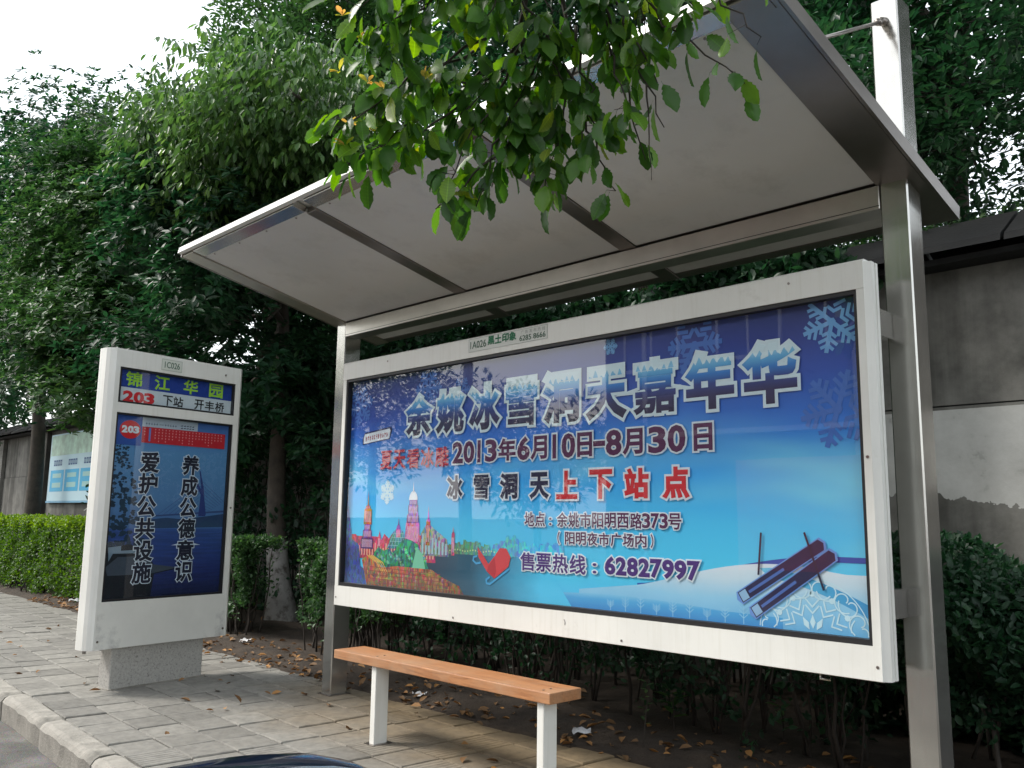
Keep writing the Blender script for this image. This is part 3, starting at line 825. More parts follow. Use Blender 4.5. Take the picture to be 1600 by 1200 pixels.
b = MB(); b.box(ix0 + 0.013, ix1 - 0.013, 0.046, 0.058, iz0 + 0.02, iz1 - 0.016)
poster = b.build('poster', poster_mat(), board, base=None)
# hold the poster as a part whose own children are the printed elements
SMALL = {'terrace_lights', 'terrace_posts', 'palace_windows', 'hall_windows', 'ice_window', 'shore_lights', 'pyramid_grid', 'terrace_stair', 'terrace_lines', 'banner_marks', 'frost_ornament', 'ski_pole', 'sled_runner', 'snowflake'}
def on(name, mb_, mat, par=poster):
    return mb_.build(name, mat, par, kind='stuff' if name in SMALL and name not in ('snowflake', 'sled_runner', 'ski_pole') else None)

def P_(pts, d, T=TB):
    b = MB(); b.poly(pts, T, d); return b
def multi(polys, d, T=TB):
    b = MB()
    for i, q in enumerate(polys): b.poly(q, T, d + i * 0.00004)
    return b
_sk = 0
def stroke(pts, w, T, d, mb_=None):
    """printed line: quads with round joints left out"""
    b = mb_ or MB()
    global _sk
    for i in range(len(pts) - 1):
        _sk = (_sk + 1) % 60
        (x0, y0), (x1, y1) = pts[i], pts[i + 1]
        L = math.hypot(x1 - x0, y1 - y0) or 1e-6
        nx, ny = -(y1 - y0) / L * w / 2, (x1 - x0) / L * w / 2
        ex, ey = (x1 - x0) / L * w * 0.3, (y1 - y0) / L * w * 0.3
        b.poly([(x0 + nx - ex, y0 + ny - ey), (x0 - nx - ex, y0 - ny - ey), (x1 - nx + ex, y1 - ny + ey), (x1 + nx + ex, y1 + ny + ey)], T, d + _sk * 0.000005)
    return b
def disc(x, y, r, n=14, rz=None): return [(x + r * math.cos(2 * math.pi * i / n), y + (rz or r) * math.sin(2 * math.pi * i / n)) for i in range(n)]

# snow hill, swooshes
def soft_print(name, stops, axis=2, lo=0.8, hi=1.1, grain=0.0):
    m, n, p, o = new_mat(name)
    ge = N(n, 'ShaderNodeNewGeometry'); sp = N(n, 'ShaderNodeSeparateXYZ'); n.links.new(ge.outputs['Position'], sp.inputs[0])
    nz = N(n, 'ShaderNodeTexNoise', i_Scale=6.0, i_Detail=5.0); n.links.new(ge.outputs['Position'], nz.inputs['Vector'])
    w = N(n, 'ShaderNodeMath', operation='MULTIPLY_ADD'); w.inputs[1].default_value = (hi - lo) * 0.25; n.links.new(nz.outputs['Fac'], w.inputs[0]); n.links.new(sp.outputs[axis], w.inputs[2])
    mr = N(n, 'ShaderNodeMapRange', i_1=lo + (hi - lo) * 0.12, i_2=hi + (hi - lo) * 0.12); n.links.new(w.outputs[0], mr.inputs[0])
    r = ramp(n, mr.outputs[0], stops); last = r.outputs[0]
    if grain:
        mp = N(n, 'ShaderNodeMapping'); mp.inputs['Scale'].default_value = (75, 75, 42); n.links.new(ge.outputs['Position'], mp.inputs[0])
        vo = N(n, 'ShaderNodeTexVoronoi', i_Scale=1.0); n.links.new(mp.outputs[0], vo.inputs['Vector'])
        mx = N(n, 'ShaderNodeMix', data_type='RGBA', blend_type='OVERLAY'); mx.inputs[0].default_value = grain
        n.links.new(last, mx.inputs[6]); n.links.new(vo.outputs['Color'], mx.inputs[7]); last = mx.outputs[2]
    n.links.new(last, p.inputs['Base Color']); p.inputs['Roughness'].default_value = 0.55
    return m
def curve_pts(f, x0, x1, n=24): return [(x0 + (x1 - x0) * i / n, f(x0 + (x1 - x0) * i / n)) for i in range(n + 1)]
XE, ZE = ix1 - 0.014, iz0 + 0.022
hill_back = lambda x: 0.955 + 0.16 * math.sin(min(1, (x - 2.45) / 1.0) * math.pi / 2) ** 1.5
hill = lambda x: 0.94 + 0.135 * math.sin(min(1.35, (x - 2.4) / 0.78) * math.pi / 2) ** 1.4
on('dark_swoosh', P_([(x, z) for x, z in curve_pts(hill_back, 2.46, XE)] + [(XE, ZE + 0.25), (2.46, 0.95)][0:1] + [(x, z - 0.022) for x, z in curve_pts(hill_back, 2.46, XE)][::-1], 0.0004), flat('print_deep_blue', srgb(40, 82, 168)))
on('snow_hill', P_([(2.1, ZE), (2.1, 0.905)] + curve_pts(hill, 2.40, XE) + [(XE, ZE)], 0.0008), soft_print('print_snow', [(0.0, srgb(95, 175, 222)), (0.5, srgb(150, 205, 232)), (0.8, srgb(205, 224, 234)), (1.0, srgb(222, 230, 236))], 2, 0.80, 1.05))
on('blue_band', P_([(3.10, 1.055)] + [(x, 1.062 - 0.13 * ((x - 3.10) / 0.47) ** 1.7) for x in np.linspace(3.15, XE, 10)] + [(x, 1.02 - 0.14 * ((x - 3.10) / 0.47) ** 1.7) for x in np.linspace(3.15, XE, 10)][::-1], 0.0011), soft_print('print_band', [(0, srgb(110, 200, 228)), (1, srgb(60, 150, 205))], 0, 3.1, 3.57))
on('low_slope', P_([(1.5, ZE), (1.5, 0.845)] + curve_pts(lambda x: 0.845 + 0.045 * math.sin((x - 1.5) * 1.9), 1.6, 2.9, 14) + [(3.2, 0.86), (3.2, ZE)], 0.0014), soft_print('print_slope', [(0, srgb(52, 140, 208)), (0.6, srgb(75, 168, 220)), (1, srgb(140, 205, 230))], 2, 0.81, 0.9))

# snowflakes
M['flake'] = flat('print_flake', srgb(120, 175, 225)); M['flake_dim'] = flat('print_flake_dim', srgb(72, 116, 196)); M['flake_white'] = flat('print_flake_white', srgb(205, 232, 240))
def flake(cx, cz, R, w, mat, d=0.0006, clipx=None, clipz=None, rot=0.0):
    b = MB()
    def ok(p): return (clipx is None or p[0] < clipx) and (clipz is None or p[1] < clipz) and p[1] > ZE + 0.002
    for k in range(6):
        t = rot + k * math.pi / 3
        def q(r, s): return (cx + r * math.cos(t) - s * math.sin(t), cz + r * math.sin(t) + s * math.cos(t))
        segs = [(q(R * 0.12, 0), q(R, 0))]
        for rr_, ln in ((0.35, 0.22), (0.55, 0.30), (0.78, 0.2)):
            for sg in (-1, 1): segs.append((q(R * rr_, 0), q(R * (rr_ + ln * 0.6), sg * R * ln)))
        for i, (a, c) in enumerate(segs):
            if ok(a) and ok(c): stroke([a, c], w * (1.3 if i == 0 else 1), TB, d + i * 0.00003 + k * 0.00004, b)
    pts = [p for p in disc(cx, cz, R * 0.14, 6)]
    b.poly(pts, TB, d + 0.0004)
    return on('snowflake', b, mat)
flake(3.46, 2.06, 0.125, 0.014, M['flake'], clipx=3.57, clipz=2.147, rot=0.3)
flake(3.47, 1.70, 0.155, 0.017, M['flake_dim'], clipx=3.57, rot=0.2)
flake(2.305, 2.106, 0.042, 0.006, M['flake'], clipz=2.148)
flake(0.485, 1.40, 0.072, 0.011, M['flake_white'], rot=0.5)
flake(0.87, 2.03, 0.12, 0.016, M['flake_dim'], clipz=2.147)
flake(2.80, 2.05, 0.14, 0.018, M['flake_dim'], clipz=2.147)
flake(0.16, 1.98, 0.13, 0.016, M['flake_dim'], rot=0.25, clipz=2.147)
flake(1.18, 1.99, 0.08, 0.009, M['flake_dim'], clipz=2.147)
# frost ornament, bottom right
b = MB(); cx, cz = 3.33, 0.80
def spiral(x, z, r, t0, turns, sg, n=16):
    return [(x + r * (1 - i / n * 0.75) * math.cos(t0 + sg * turns * 2 * math.pi * i / n), z + r * (1 - i / n * 0.75) * math.sin(t0 + sg * turns * 2 * math.pi * i / n)) for i in range(n + 1)]
clipf = lambda p: p[0] < XE - 0.004 and p[1] > ZE + 0.003
for k in range(7):
    t = math.pi * (k + 0.0) / 6
    c_, s_ = math.cos(t), math.sin(t)
    for (x, z, r, t0, tr, sg, w) in ((cx + 0.20 * c_, cz + 0.19 * s_, 0.05, t + 2.2, 0.9, 1, 0.005), (cx + 0.20 * c_, cz + 0.19 * s_, 0.05, t - 2.2, 0.9, -1, 0.005)):
        sp_ = spiral(x + (0.035 * -s_ * (1 if sg > 0 else -1)), z + 0.035 * c_ * (1 if sg > 0 else -1), r, t0, tr, sg)
        for a, c in zip(sp_[:-1], sp_[1:]):
            if clipf(a) and clipf(c): stroke([a, c], w, TB, 0.0017, b)
    for r0, r1 in ((0.0, 0.0),):
        for rr_ in (0.09, 0.115):
            for sg in (-1, 1):
                a = (cx + rr_ * c_, cz + rr_ * s_); e = (cx + (rr_ + 0.03) * c_ - sg * 0.028 * s_, cz + (rr_ + 0.03) * s_ + sg * 0.028 * c_)
                if clipf(a) and clipf(e): stroke([a, e], 0.006, TB, 0.0018, b)
    dm = [(cx + 0.03 * c_, cz + 0.03 * s_), (cx + 0.055 * c_ - 0.012 * s_, cz + 0.055 * s_ + 0.012 * c_), (cx + 0.085 * c_, cz + 0.085 * s_), (cx + 0.055 * c_ + 0.012 * s_, cz + 0.055 * s_ - 0.012 * c_)]
    if all(clipf(q) for q in dm): b.poly(dm, TB, 0.0019)
    dm = disc(cx + 0.165 * c_, cz + 0.165 * s_, 0.012, 8)
    if all(clipf(q) for q in dm): b.poly(dm, TB, 0.0019)
arc = [(cx + 0.235 * math.cos(t), cz + 0.225 * math.sin(t)) for t in np.linspace(0.1, 3.04, 40)]
for a, c in zip(arc[:-1], arc[1:]):
    if clipf(a) and clipf(c): stroke([a, c], 0.004, TB, 0.0016, b)
on('frost_ornament', b, M['flake_white'])
b = MB()
for i, x in enumerate(np.linspace(2.30, 3.02, 9)):
    h_ = 0.045 + 0.02 * ((i * 7) % 3)
    zb = ZE + 0.004
    stroke([(x, zb), (x, zb + h_)], 0.0035, TB, 0.0016, b)
    for q in (0.35, 0.6, 0.85):
        for sg in (-1, 1): stroke([(x, zb + h_ * q * 0.8), (x + sg * 0.02, zb + h_ * q * 0.8 + 0.016)], 0.003, TB, 0.0017, b)
on('frost_twigs', b, flat('print_frost', srgb(150, 205, 232)))['kind'] = 'stuff'

# ice city at the lower left
def tower(x, z0, w, segs, col_a, dome=None, spire=0.0, d=0.002):
    """segs: list of (height, width factor, colour)"""
    z = z0
    for h_, wf, c in segs:
        on('ice_tower', P_([(x - w * wf / 2, z), (x + w * wf / 2, z), (x + w * wf * 0.46, z + h_), (x - w * wf * 0.46, z + h_)], d), c)
        bb = MB()
        kk = max(2, int(w * wf / 0.014))
        for i in range(kk):
            xx = x - w * wf * 0.4 + w * wf * 0.8 * (i + 0.5) / kk
            bb.poly([(xx - 0.0025, z + h_ * 0.15), (xx + 0.0025, z + h_ * 0.15), (xx + 0.0025, z + h_ * 0.85), (xx - 0.0025, z + h_ * 0.85)], TB, d + 0.0002)
        on('ice_window', bb, M['ice_glow'])
        z += h_
    if dome:
        on('ice_dome', P_([(x + dome[0] * math.cos(t), z + dome[1] * math.sin(t)) for t in np.linspace(0, math.pi, 12)] , d), dome[2]); z += dome[1]
    if spire: on('ice_spire', P_([(x - 0.006, z - 0.005), (x + 0.006, z - 0.005), (x, z + spire)], d), dome[2] if dome else col_a)
M['ice_glow'] = flat('print_glow', srgb(235, 190, 215)); C = {}
for k, c in dict(purple=(96, 50, 110), violet=(120, 70, 140), pink=(205, 105, 145), rose=(190, 70, 95), amber=(170, 100, 45), teal=(60, 130, 140), green=(30, 150, 115), dgreen=(20, 80, 75), orange=(215, 140, 95), peach=(235, 190, 160), navy=(25, 45, 110), dark=(45, 60, 80), white=(225, 230, 238), stone=(140, 140, 140), mint=(110, 200, 160), red=(205, 45, 55), gold=(225, 185, 110)).items():
    C[k] = soft_print('print_' + k, [(0.0, srgb(*[v * 0.6 for v in c])), (0.5, srgb(*c)), (1.0, srgb(*[min(255, v * 1.25 + 20) for v in c]))], 2, 0.82, 1.35, 0.75)
# dark water and far shore
on('water', P_([(0.9, ZE), (0.9, 1.02), (1.25, 1.06), (1.75, 1.03), (1.95, 0.93), (2.05, ZE)], 0.0016), soft_print('print_water', [(0, srgb(35, 62, 85)), (0.4, srgb(35, 90, 115)), (0.75, srgb(60, 150, 185)), (1.0, srgb(80, 200, 238))], 0, 0.95, 1.85))
_fr = random.Random(5); far = [(0.9, 1.04)]
for i in range(44):
    x_ = 0.9 + i * 0.025; h0 = 1.105 + 0.018 * math.sin(i * 0.5) + (0.02 if 24 < i < 38 else 0) + _fr.uniform(-0.012, 0.016)
    far += [(x_, h0), (x_ + _fr.uniform(0.014, 0.024), h0 + _fr.uniform(-0.006, 0.006))]
far += [(2.0, 1.04)]
on('far_shore', P_(far, 0.0018), soft_print('print_shore', [(0, srgb(90, 110, 70)), (0.35, srgb(95, 150, 120)), (1.0, srgb(80, 195, 235))], 0, 1.0, 1.75, 0.5))
b = MB()
for i in range(26): b.poly(disc(1.0 + i * 0.022, 1.062 + 0.004 * math.sin(i), 0.005, 6), TB, 0.0021)
on('shore_lights', b, flat('print_lights', srgb(210, 225, 150)))
# left blue ice mass
on('ice_cliff', P_([(ix0 + 0.014, ZE), (ix0 + 0.014, 1.36), (0.085, 1.22), (0.12, 1.10), (0.20, 1.06), (0.22, 0.93), (0.30, 0.90), (0.31, ZE)], 0.0030), soft_print('print_ice_cliff', [(0, srgb(50, 90, 150)), (0.4, srgb(40, 60, 130)), (0.6, srgb(105, 150, 200)), (1.0, srgb(30, 80, 165))], 2, 0.82, 1.36, 0.6))
# long palace rows
on('palace', P_([(0.10, 0.98), (0.10, 1.13), (0.16, 1.13), (0.17, 1.12), (0.40, 1.12), (0.44, 1.10), (0.47, 1.14), (0.52, 1.11), (0.56, 1.15), (0.60, 1.14), (0.64, 1.12), (0.98, 1.15), (0.98, 0.98)], 0.0020), C['rose'])
b = MB()
for i in range(30): b.poly([(0.11 + i * 0.029, 1.0), (0.122 + i * 0.029, 1.0), (0.122 + i * 0.029, 1.05 + 0.04 * ((i * 3) % 4) / 4), (0.11 + i * 0.029, 1.05 + 0.04 * ((i * 3) % 4) / 4)], TB, 0.00215)
on('palace_windows', b, flat('print_windows', srgb(230, 170, 150)))
on('ice_pyramid', P_([(0.50, 1.05), (0.76, 1.05), (0.66, 1.16), (0.60, 1.175), (0.56, 1.15)], 0.0023), C['teal'])
b = MB()
for i in range(7): stroke([(0.51 + i * 0.036, 1.055), (0.585 + i * 0.012, 1.165)], 0.0025, TB, 0.0025, b)
for i in range(4): stroke([(0.515 + i * 0.014, 1.07 + i * 0.025), (0.75 - i * 0.024, 1.07 + i * 0.025)], 0.002, TB, 0.0026, b)
on('pyramid_grid', b, flat('print_grid', srgb(170, 215, 215)))
on('glass_hall', P_([(0.84, 1.02), (0.84, 1.15), (0.90, 1.22), (0.96, 1.18), (1.02, 1.15), (1.08, 1.12), (1.10, 1.02)], 0.0023), C['stone'])
b = MB()
for i in range(8): b.poly([(0.85 + i * 0.031, 1.03), (0.865 + i * 0.031, 1.03), (0.865 + i * 0.031, 1.15 - 0.008 * i), (0.85 + i * 0.031, 1.15 - 0.008 * i)], TB, 0.0025)
on('hall_windows', b, flat('print_hall_windows', srgb(165, 200, 210)))
tower(0.285, 1.04, 0.14, [(0.07, 1.0, C['purple']), (0.05, 0.72, C['violet']), (0.035, 0.5, C['violet']), (0.10, 0.62, C['amber']), (0.02, 0.36, C['amber'])], C['amber'], None, 0.10, 0.0026)
tower(0.755, 1.08, 0.16, [(0.13, 0.9, C['pink']), (0.05, 0.78, C['violet']), (0.06, 0.62, C['violet']), (0.03, 0.5, C['purple'])], C['pink'], (0.042, 0.055, C['white']), 0.06, 0.0026)
tower(0.905, 1.08, 0.05, [(0.14, 0.8, C['amber'])], C['amber'], (0.018, 0.02, C['pink']), 0.08, 0.0026)
tower(0.615, 1.12, 0.05, [(0.05, 0.9, C['pink'])], C['pink'], (0.02, 0.03, C['violet']), 0.04, 0.0026)
tower(0.42, 1.05, 0.03, [(0.07, 1.0, C['rose'])], C['rose'], (0.012, 0.02, C['pink']), 0.02, 0.0026)
tower(1.135, 1.03, 0.035, [(0.12, 0.8, C['pink'])], C['pink'], (0.013, 0.015, C['pink']), 0.03, 0.0026)
# green ice hill
hillp = [(0.36, 0.96), (0.37, 1.02), (0.41, 1.055), (0.47, 1.035), (0.53, 1.05), (0.56, 1.025), (0.60, 1.05), (0.63, 1.09), (0.70, 1.115), (0.77, 1.10), (0.82, 1.08), (0.85, 1.02), (0.90, 0.97), (0.93, 0.93), (0.55, 0.93)]
on('ice_hill', P_(hillp, 0.0029), C['green'])
b = MB()
for i in range(26):
    x = 0.40 + (i * 0.0203) % 0.5; z = 0.955 + ((i * 37) % 13) / 13 * (0.11 if x > 0.6 else 0.06)
    b.poly(disc(x, z, 0.014 + 0.006 * (i % 3), 8, 0.009), TB, 0.0030 + i * 0.00002)
on('hill_highlights', b, C['mint'])['kind'] = 'stuff'
on('ice_fall', P_([(0.76, 0.93), (0.80, 1.06), (0.86, 1.03), (0.89, 0.94)], 0.0036), flat('print_fall', srgb(120, 200, 165)))
# orange terraces
on('ice_terrace', P_([(0.30, ZE), (0.24, 0.97), (0.30, 1.00), (0.36, 0.99), (0.45, 0.93), (0.62, 0.945), (0.95, 0.94), (1.05, 0.90), (1.20, 0.86), (1.24, ZE)], 0.0038), C['orange'])
b = MB(); b2 = MB()
for i in range(10):
    z = ZE + 0.012 + (i % 4) * 0.028; x = 0.34 + (i * 0.173) % 0.75
    b.poly([(x, z), (x + 0.12, z + 0.002), (x + 0.12, z + 0.012), (x, z + 0.010)], TB, 0.0040 + i * 0.00003)
for i in range(6):
    b2.poly([(0.42 + i * 0.125, ZE + 0.004), (0.434 + i * 0.125, ZE + 0.004), (0.434 + i * 0.125, ZE + 0.08), (0.42 + i * 0.125, ZE + 0.08)], TB, 0.0045)
on('terrace_lights', b, C['gold']); on('terrace_posts', b2, C['peach'])
b = MB()
for i in range(4): stroke([(0.30 + i * 0.02, 1.0), (0.40 + i * 0.022, 0.96), (0.46 + i * 0.02, 0.90)], 0.006, TB, 0.0044 + i * 0.00002, b)
on('terrace_stair', b, flat('print_stair', srgb(230, 185, 90)))
b = MB()
for i in range(5): stroke([(0.33, ZE + 0.018 + i * 0.024), (1.15 - i * 0.03, ZE + 0.016 + i * 0.021)], 0.0035, TB, 0.0047 + i * 0.00002, b)
on('terrace_lines', b, flat('print_terrace_line', srgb(150, 60, 60)))

# red sled on blue runners
sl = lambda pts: [(x, z) for x, z in pts]
b = MB(); stroke([(1.345, 1.035), (1.32, 1.03), (1.315, 1.01), (1.34, 0.995), (1.375, 1.0)], 0.011, TB, 0.0050, b)
runm = flat('print_runner', srgb(70, 165, 215)); on('sled_runner', b, runm); b = MB(); stroke([(1.45, 0.925), (1.425, 0.91), (1.43, 0.892), (1.455, 0.888), (1.50, 0.915), (1.60, 0.975)], 0.011, TB, 0.0050, b)
on('sled_runner', b, runm)
on('sled_body', P_([(1.35, 1.085), (1.36, 1.03), (1.43, 0.955), (1.49, 0.92), (1.60, 0.99), (1.615, 1.04), (1.58, 1.085), (1.53, 1.085), (1.49, 1.04), (1.44, 0.995), (1.41, 1.03)], 0.0054), flat('print_sled', srgb(215, 60, 68)))
on('sled_fold', P_([(1.43, 0.955), (1.49, 0.92), (1.505, 0.96), (1.49, 1.035), (1.445, 0.99)], 0.0057), flat('print_sled_fold', srgb(190, 42, 55)))
# pair of skis with poles on the snow
def ski(x0, z0, x1, z1, w, d):
    L = math.hypot(x1 - x0, z1 - z0); ux, uz = (x1 - x0) / L, (z1 - z0) / L; nx, nz = -uz, ux
    q = lambda t, s: (x0 + ux * L * t + nx * w * s, z0 + uz * L * t + nz * w * s)
    on('ski_edge', P_([q(0, -.6), q(1, -.6), q(1.03, 0), q(1, .6), q(0, .6), q(-0.03, 0)], d), flat('print_ski_edge', srgb(110, 150, 215)))
    on('ski', P_([q(0.01, -.5), q(0.98, -.5), q(1.01, 0), q(0.98, .5), q(0.01, .5)], d + 0.0003), flat('print_ski', srgb(38, 30, 70)))
    on('ski_stripe', P_([q(0.12, -.12), q(0.55, -.12), q(0.55, .12), q(0.12, .12)], d + 0.0005), flat('print_ski_stripe', srgb(80, 110, 180)))
    on('ski_tip', P_([q(0.02, -.42), q(0.10, -.42), q(0.10, .42), q(0.02, .42)], d + 0.0006), flat('print_ski_tip', srgb(150, 185, 215)))
ski(3.005, 0.925, 3.385, 1.165, 0.048, 0.0050)
ski(3.065, 0.868, 3.43, 1.125, 0.048, 0.0060)
b = MB(); polm = flat('print_pole', srgb(40, 34, 60)); stroke([(3.115, 1.20), (3.098, 1.03)], 0.009, TB, 0.0070, b); on('ski_pole', b, polm); b = MB(); stroke([(3.31, 1.205), (3.383, 0.985)], 0.009, TB, 0.0070, b)
on('ski_pole', b, polm)
# little banner at the upper left
on('banner_shadow', P_([(0.195, 1.715), (0.49, 1.74), (0.515, 1.80), (0.50, 1.82), (0.215, 1.795), (0.19, 1.75)], 0.0006), flat('print_banner_dark', srgb(25, 35, 95)))
on('banner', P_([(0.205, 1.722), (0.485, 1.745), (0.497, 1.795), (0.485, 1.808), (0.215, 1.785), (0.205, 1.76)], 0.0009), flat('print_banner', srgb(232, 236, 240)))
b = MB(); rr = random.Random(3)
for i in range(11):
    x = 0.228 + i * 0.0228
    for k in range(4):
        z = 1.738 + i * 0.0018 + rr.uniform(0, 0.026)
        if rr.random() < 0.5: b.poly([(x, z), (x + 0.014, z + 0.001), (x + 0.014, z + 0.005), (x, z + 0.004)], TB, 0.0012 + k * 0.00004)
        else: b.poly([(x + 0.004 * k * 0.8, 1.738 + i * 0.0018), (x + 0.004 * k * 0.8 + 0.003, 1.738 + i * 0.0018), (x + 0.004 * k * 0.8 + 0.003, 1.768 + i * 0.0018), (x + 0.004 * k * 0.8, 1.768 + i * 0.0018)], TB, 0.0012 + k * 0.00004)
on('banner_marks', b, flat('print_banner_marks', srgb(165, 55, 65)))

# title with snow caps
def title_mat():
    m, n, p, o = new_mat('title_ice_print')
    ge = N(n, 'ShaderNodeNewGeometry'); sp = N(n, 'ShaderNodeSeparateXYZ'); n.links.new(ge.outputs['Position'], sp.inputs[0])
    mr = N(n, 'ShaderNodeMapRange', i_1=1.745, i_2=2.005); n.links.new(sp.outputs[2], mr.inputs[0])
    r = ramp(n, mr.outputs[0], [(0.0, srgb(48, 32, 68)), (0.25, srgb(52, 42, 92)), (0.45, srgb(48, 66, 140)), (0.62, srgb(50, 128, 205)), (0.78, srgb(110, 185, 228)), (1.0, srgb(170, 220, 240))])
    cx_ = N(n, 'ShaderNodeCombineXYZ'); mm = N(n, 'ShaderNodeMath', operation='MULTIPLY'); mm.inputs[1].default_value = 26.0
    n.links.new(sp.outputs[0], mm.inputs[0]); n.links.new(mm.outputs[0], cx_.inputs[0])
    nz = N(n, 'ShaderNodeTexNoise', i_Scale=1.0, i_Detail=1.0); n.links.new(cx_.outputs[0], nz.inputs['Vector'])
    pp = N(n, 'ShaderNodeMath', operation='PINGPONG'); pp.inputs[1].default_value = 0.5; n.links.new(mm.outputs[0], pp.inputs[0])
    ma = N(n, 'ShaderNodeMath', operation='MULTIPLY_ADD'); ma.inputs[1].default_value = 0.22; n.links.new(pp.outputs[0], ma.inputs[0])
    mb_ = N(n, 'ShaderNodeMath', operation='MULTIPLY_ADD'); mb_.inputs[1].default_value = 0.35; mb_.inputs[2].default_value = 0.62; n.links.new(nz.outputs['Fac'], mb_.inputs[0]); n.links.new(mb_.outputs[0], ma.inputs[2])
    gt = N(n, 'ShaderNodeMath', operation='GREATER_THAN'); n.links.new(mr.outputs[0], gt.inputs[0]); n.links.new(ma.outputs[0], gt.inputs[1])
    mx = N(n, 'ShaderNodeMix', data_type='RGBA'); n.links.new(gt.outputs[0], mx.inputs[0]); n.links.new(r.outputs[0], mx.inputs[6]); mx.inputs[7].default_value = srgb(226, 242, 246) + (1,)
    n.links.new(mx.outputs[2], p.inputs['Base Color']); p.inputs['Roughness'].default_value = 0.55
    return m
tx = [0.79, 1.087, 1.386, 1.684, 1.977, 2.279, 2.577, 2.88, 3.178]
chs = '余姚冰雪洞天嘉年华'
tops = [1.985, 1.99, 1.995, 2.0, 2.0, 1.99, 2.0, 1.995, 2.0]
items = [(c, x - 0.115, x + 0.115, 1.755, t) for c, x, t in zip(chs, tx, tops)]
lettering('title_outline', items, flat('print_title_outline', srgb(226, 240, 244)), TB, 0.0060, poster, bev=0.042, grow=0.015)
tm = title_mat()
lettering('title_lettering', items, tm, TB, 0.0074, poster, bev=0.042)
W_ = flat('print_white', srgb(228, 234, 238))
def line(name, body, a0, a1, b0, b1, mat, bev=0.012, grow=0.008, outl=W_, d=0.0060):
    it = [(body, a0, a1, b0, b1)]
    if grow: lettering(name + '_outline', it, outl, TB, d, poster, bev=bev, grow=grow)
    lettering(name, it, mat, TB, d + 0.0014, poster, bev=bev)
def chars(name, body, a0, a1, b0, b1, mat, bev=0.02, grow=0.008, outl=W_, wf=0.8, d=0.0060):
    n = len(body); st = (a1 - a0) / n
    it = []
    for i, c in enumerate(body):
        if c == ' ': continue
        w = st * wf
        hh0, hh1 = b0, b1
        x0, x1 = a0 + st * i + (st - w) / 2, a0 + st * i + (st + w) / 2
        if c in '：:':
            hh1 = b0 + (b1 - b0) * 0.62; hh0 = b0 + (b1 - b0) * 0.10; x0 = a0 + st * i + st * 0.36; x1 = x0 + st * 0.16
        if c in '（(': x0 += st * 0.3; x1 = x0 + st * 0.18
        if c in '）)': x0 += st * 0.2; x1 = x0 + st * 0.18
        if c == '-': hh0 = b0 + (b1 - b0) * 0.42; hh1 = b0 + (b1 - b0) * 0.54
        if c == '1': x0 += w * 0.22; x1 -= w * 0.3
        it.append((c, x0, x1, hh0, hh1))
    if grow: lettering(name + '_outline', it, outl, TB, d, poster, bev=bev, grow=grow)
    lettering(name, it, mat, TB, d + 0.0014, poster, bev=bev)
mrn = flat('print_maroon', srgb(92, 30, 78)); vio = flat('print_violet', srgb(78, 42, 118)); drk = flat('print_dark_navy', srgb(38, 30, 66)); red = flat('print_red', srgb(214, 32, 44)); crim = flat('print_crimson', srgb(205, 34, 66))
chars('slogan_lettering', '夏天看冰雕', 0.40, 1.09, 1.548, 1.662, crim, bev=0.016, grow=0.003, outl=flat('print_slogan_shadow', srgb(120, 60, 130)), wf=0.84)
dx = [('2', 1.125, 1.205), ('0', 1.222, 1.302), ('1', 1.332, 1.366), ('3', 1.408, 1.488), ('年', 1.515, 1.64), ('6', 1.665, 1.745), ('月', 1.765, 1.875), ('1', 1.915, 1.949), ('0', 1.990, 2.070), ('日', 2.095, 2.185), ('-', 2.205, 2.265), ('8', 2.285, 2.37), ('月', 2.390, 2.50), ('3', 2.545, 2.63), ('0', 2.655, 2.74), ('日', 2.795, 2.885)]
it = [(c, a, b2_, 1.565 + (0.05 if c == '-' else 0), (1.68 if c != '-' else 1.63)) for c, a, b2_ in dx]
lettering('date_outline', it, W_, TB, 0.0060, poster, bev=0.035, grow=0.009); lettering('date_lettering', it, mrn, TB, 0.0074, poster, bev=0.035)
cx4 = [1.145, 1.375, 1.595, 1.825]
it = [(c, x - 0.062, x + 0.062, 1.358, 1.485) for c, x in zip('冰雪洞天', cx4)]
lettering('venue_outline', it, W_, TB, 0.0060, poster, bev=0.042, grow=0.009); lettering('venue_lettering', it, drk, TB, 0.0074, poster, bev=0.042)
it = [(c, x - 0.066, x + 0.066, 1.355, 1.487) for c, x in zip('上下站点', [2.02, 2.245, 2.465, 2.69])]
lettering('stops_outline', it, W_, TB, 0.0060, poster, bev=0.045, grow=0.010); lettering('stops_lettering', it, red, TB, 0.0074, poster, bev=0.045)
chars('address_lettering', '地点：余姚市阳明西路', 1.715, 2.50, 1.209, 1.279, mrn, bev=0.018, grow=0.006, wf=0.86)
chars('address_number_lettering', '373', 2.495, 2.645, 1.213, 1.277, mrn, bev=0.03, grow=0.006, wf=0.8)
chars('address_end_lettering', '号', 2.640, 2.722, 1.209, 1.279, mrn, bev=0.018, grow=0.006, wf=0.86)
chars('square_lettering', '（阳明夜市广场内）', 1.930, 2.60, 1.122, 1.182, mrn, bev=0.018, grow=0.006, wf=0.84)
chars('hotline_lettering', '售票热线：', 1.685, 2.270, 0.978, 1.068, vio, bev=0.022, grow=0.007, wf=0.86)
chars('hotline_number_lettering', '62827997', 2.268, 2.810, 0.990, 1.066, vio, bev=0.045, grow=0.007, wf=0.80)

# glass over poster
b = MB(); b.box(ix0 + 0.001, ix1 - 0.001, 0.024, 0.0265, iz0 + 0.001, iz1 - 0.001); b.build('glass_pane', M['glass'], board)
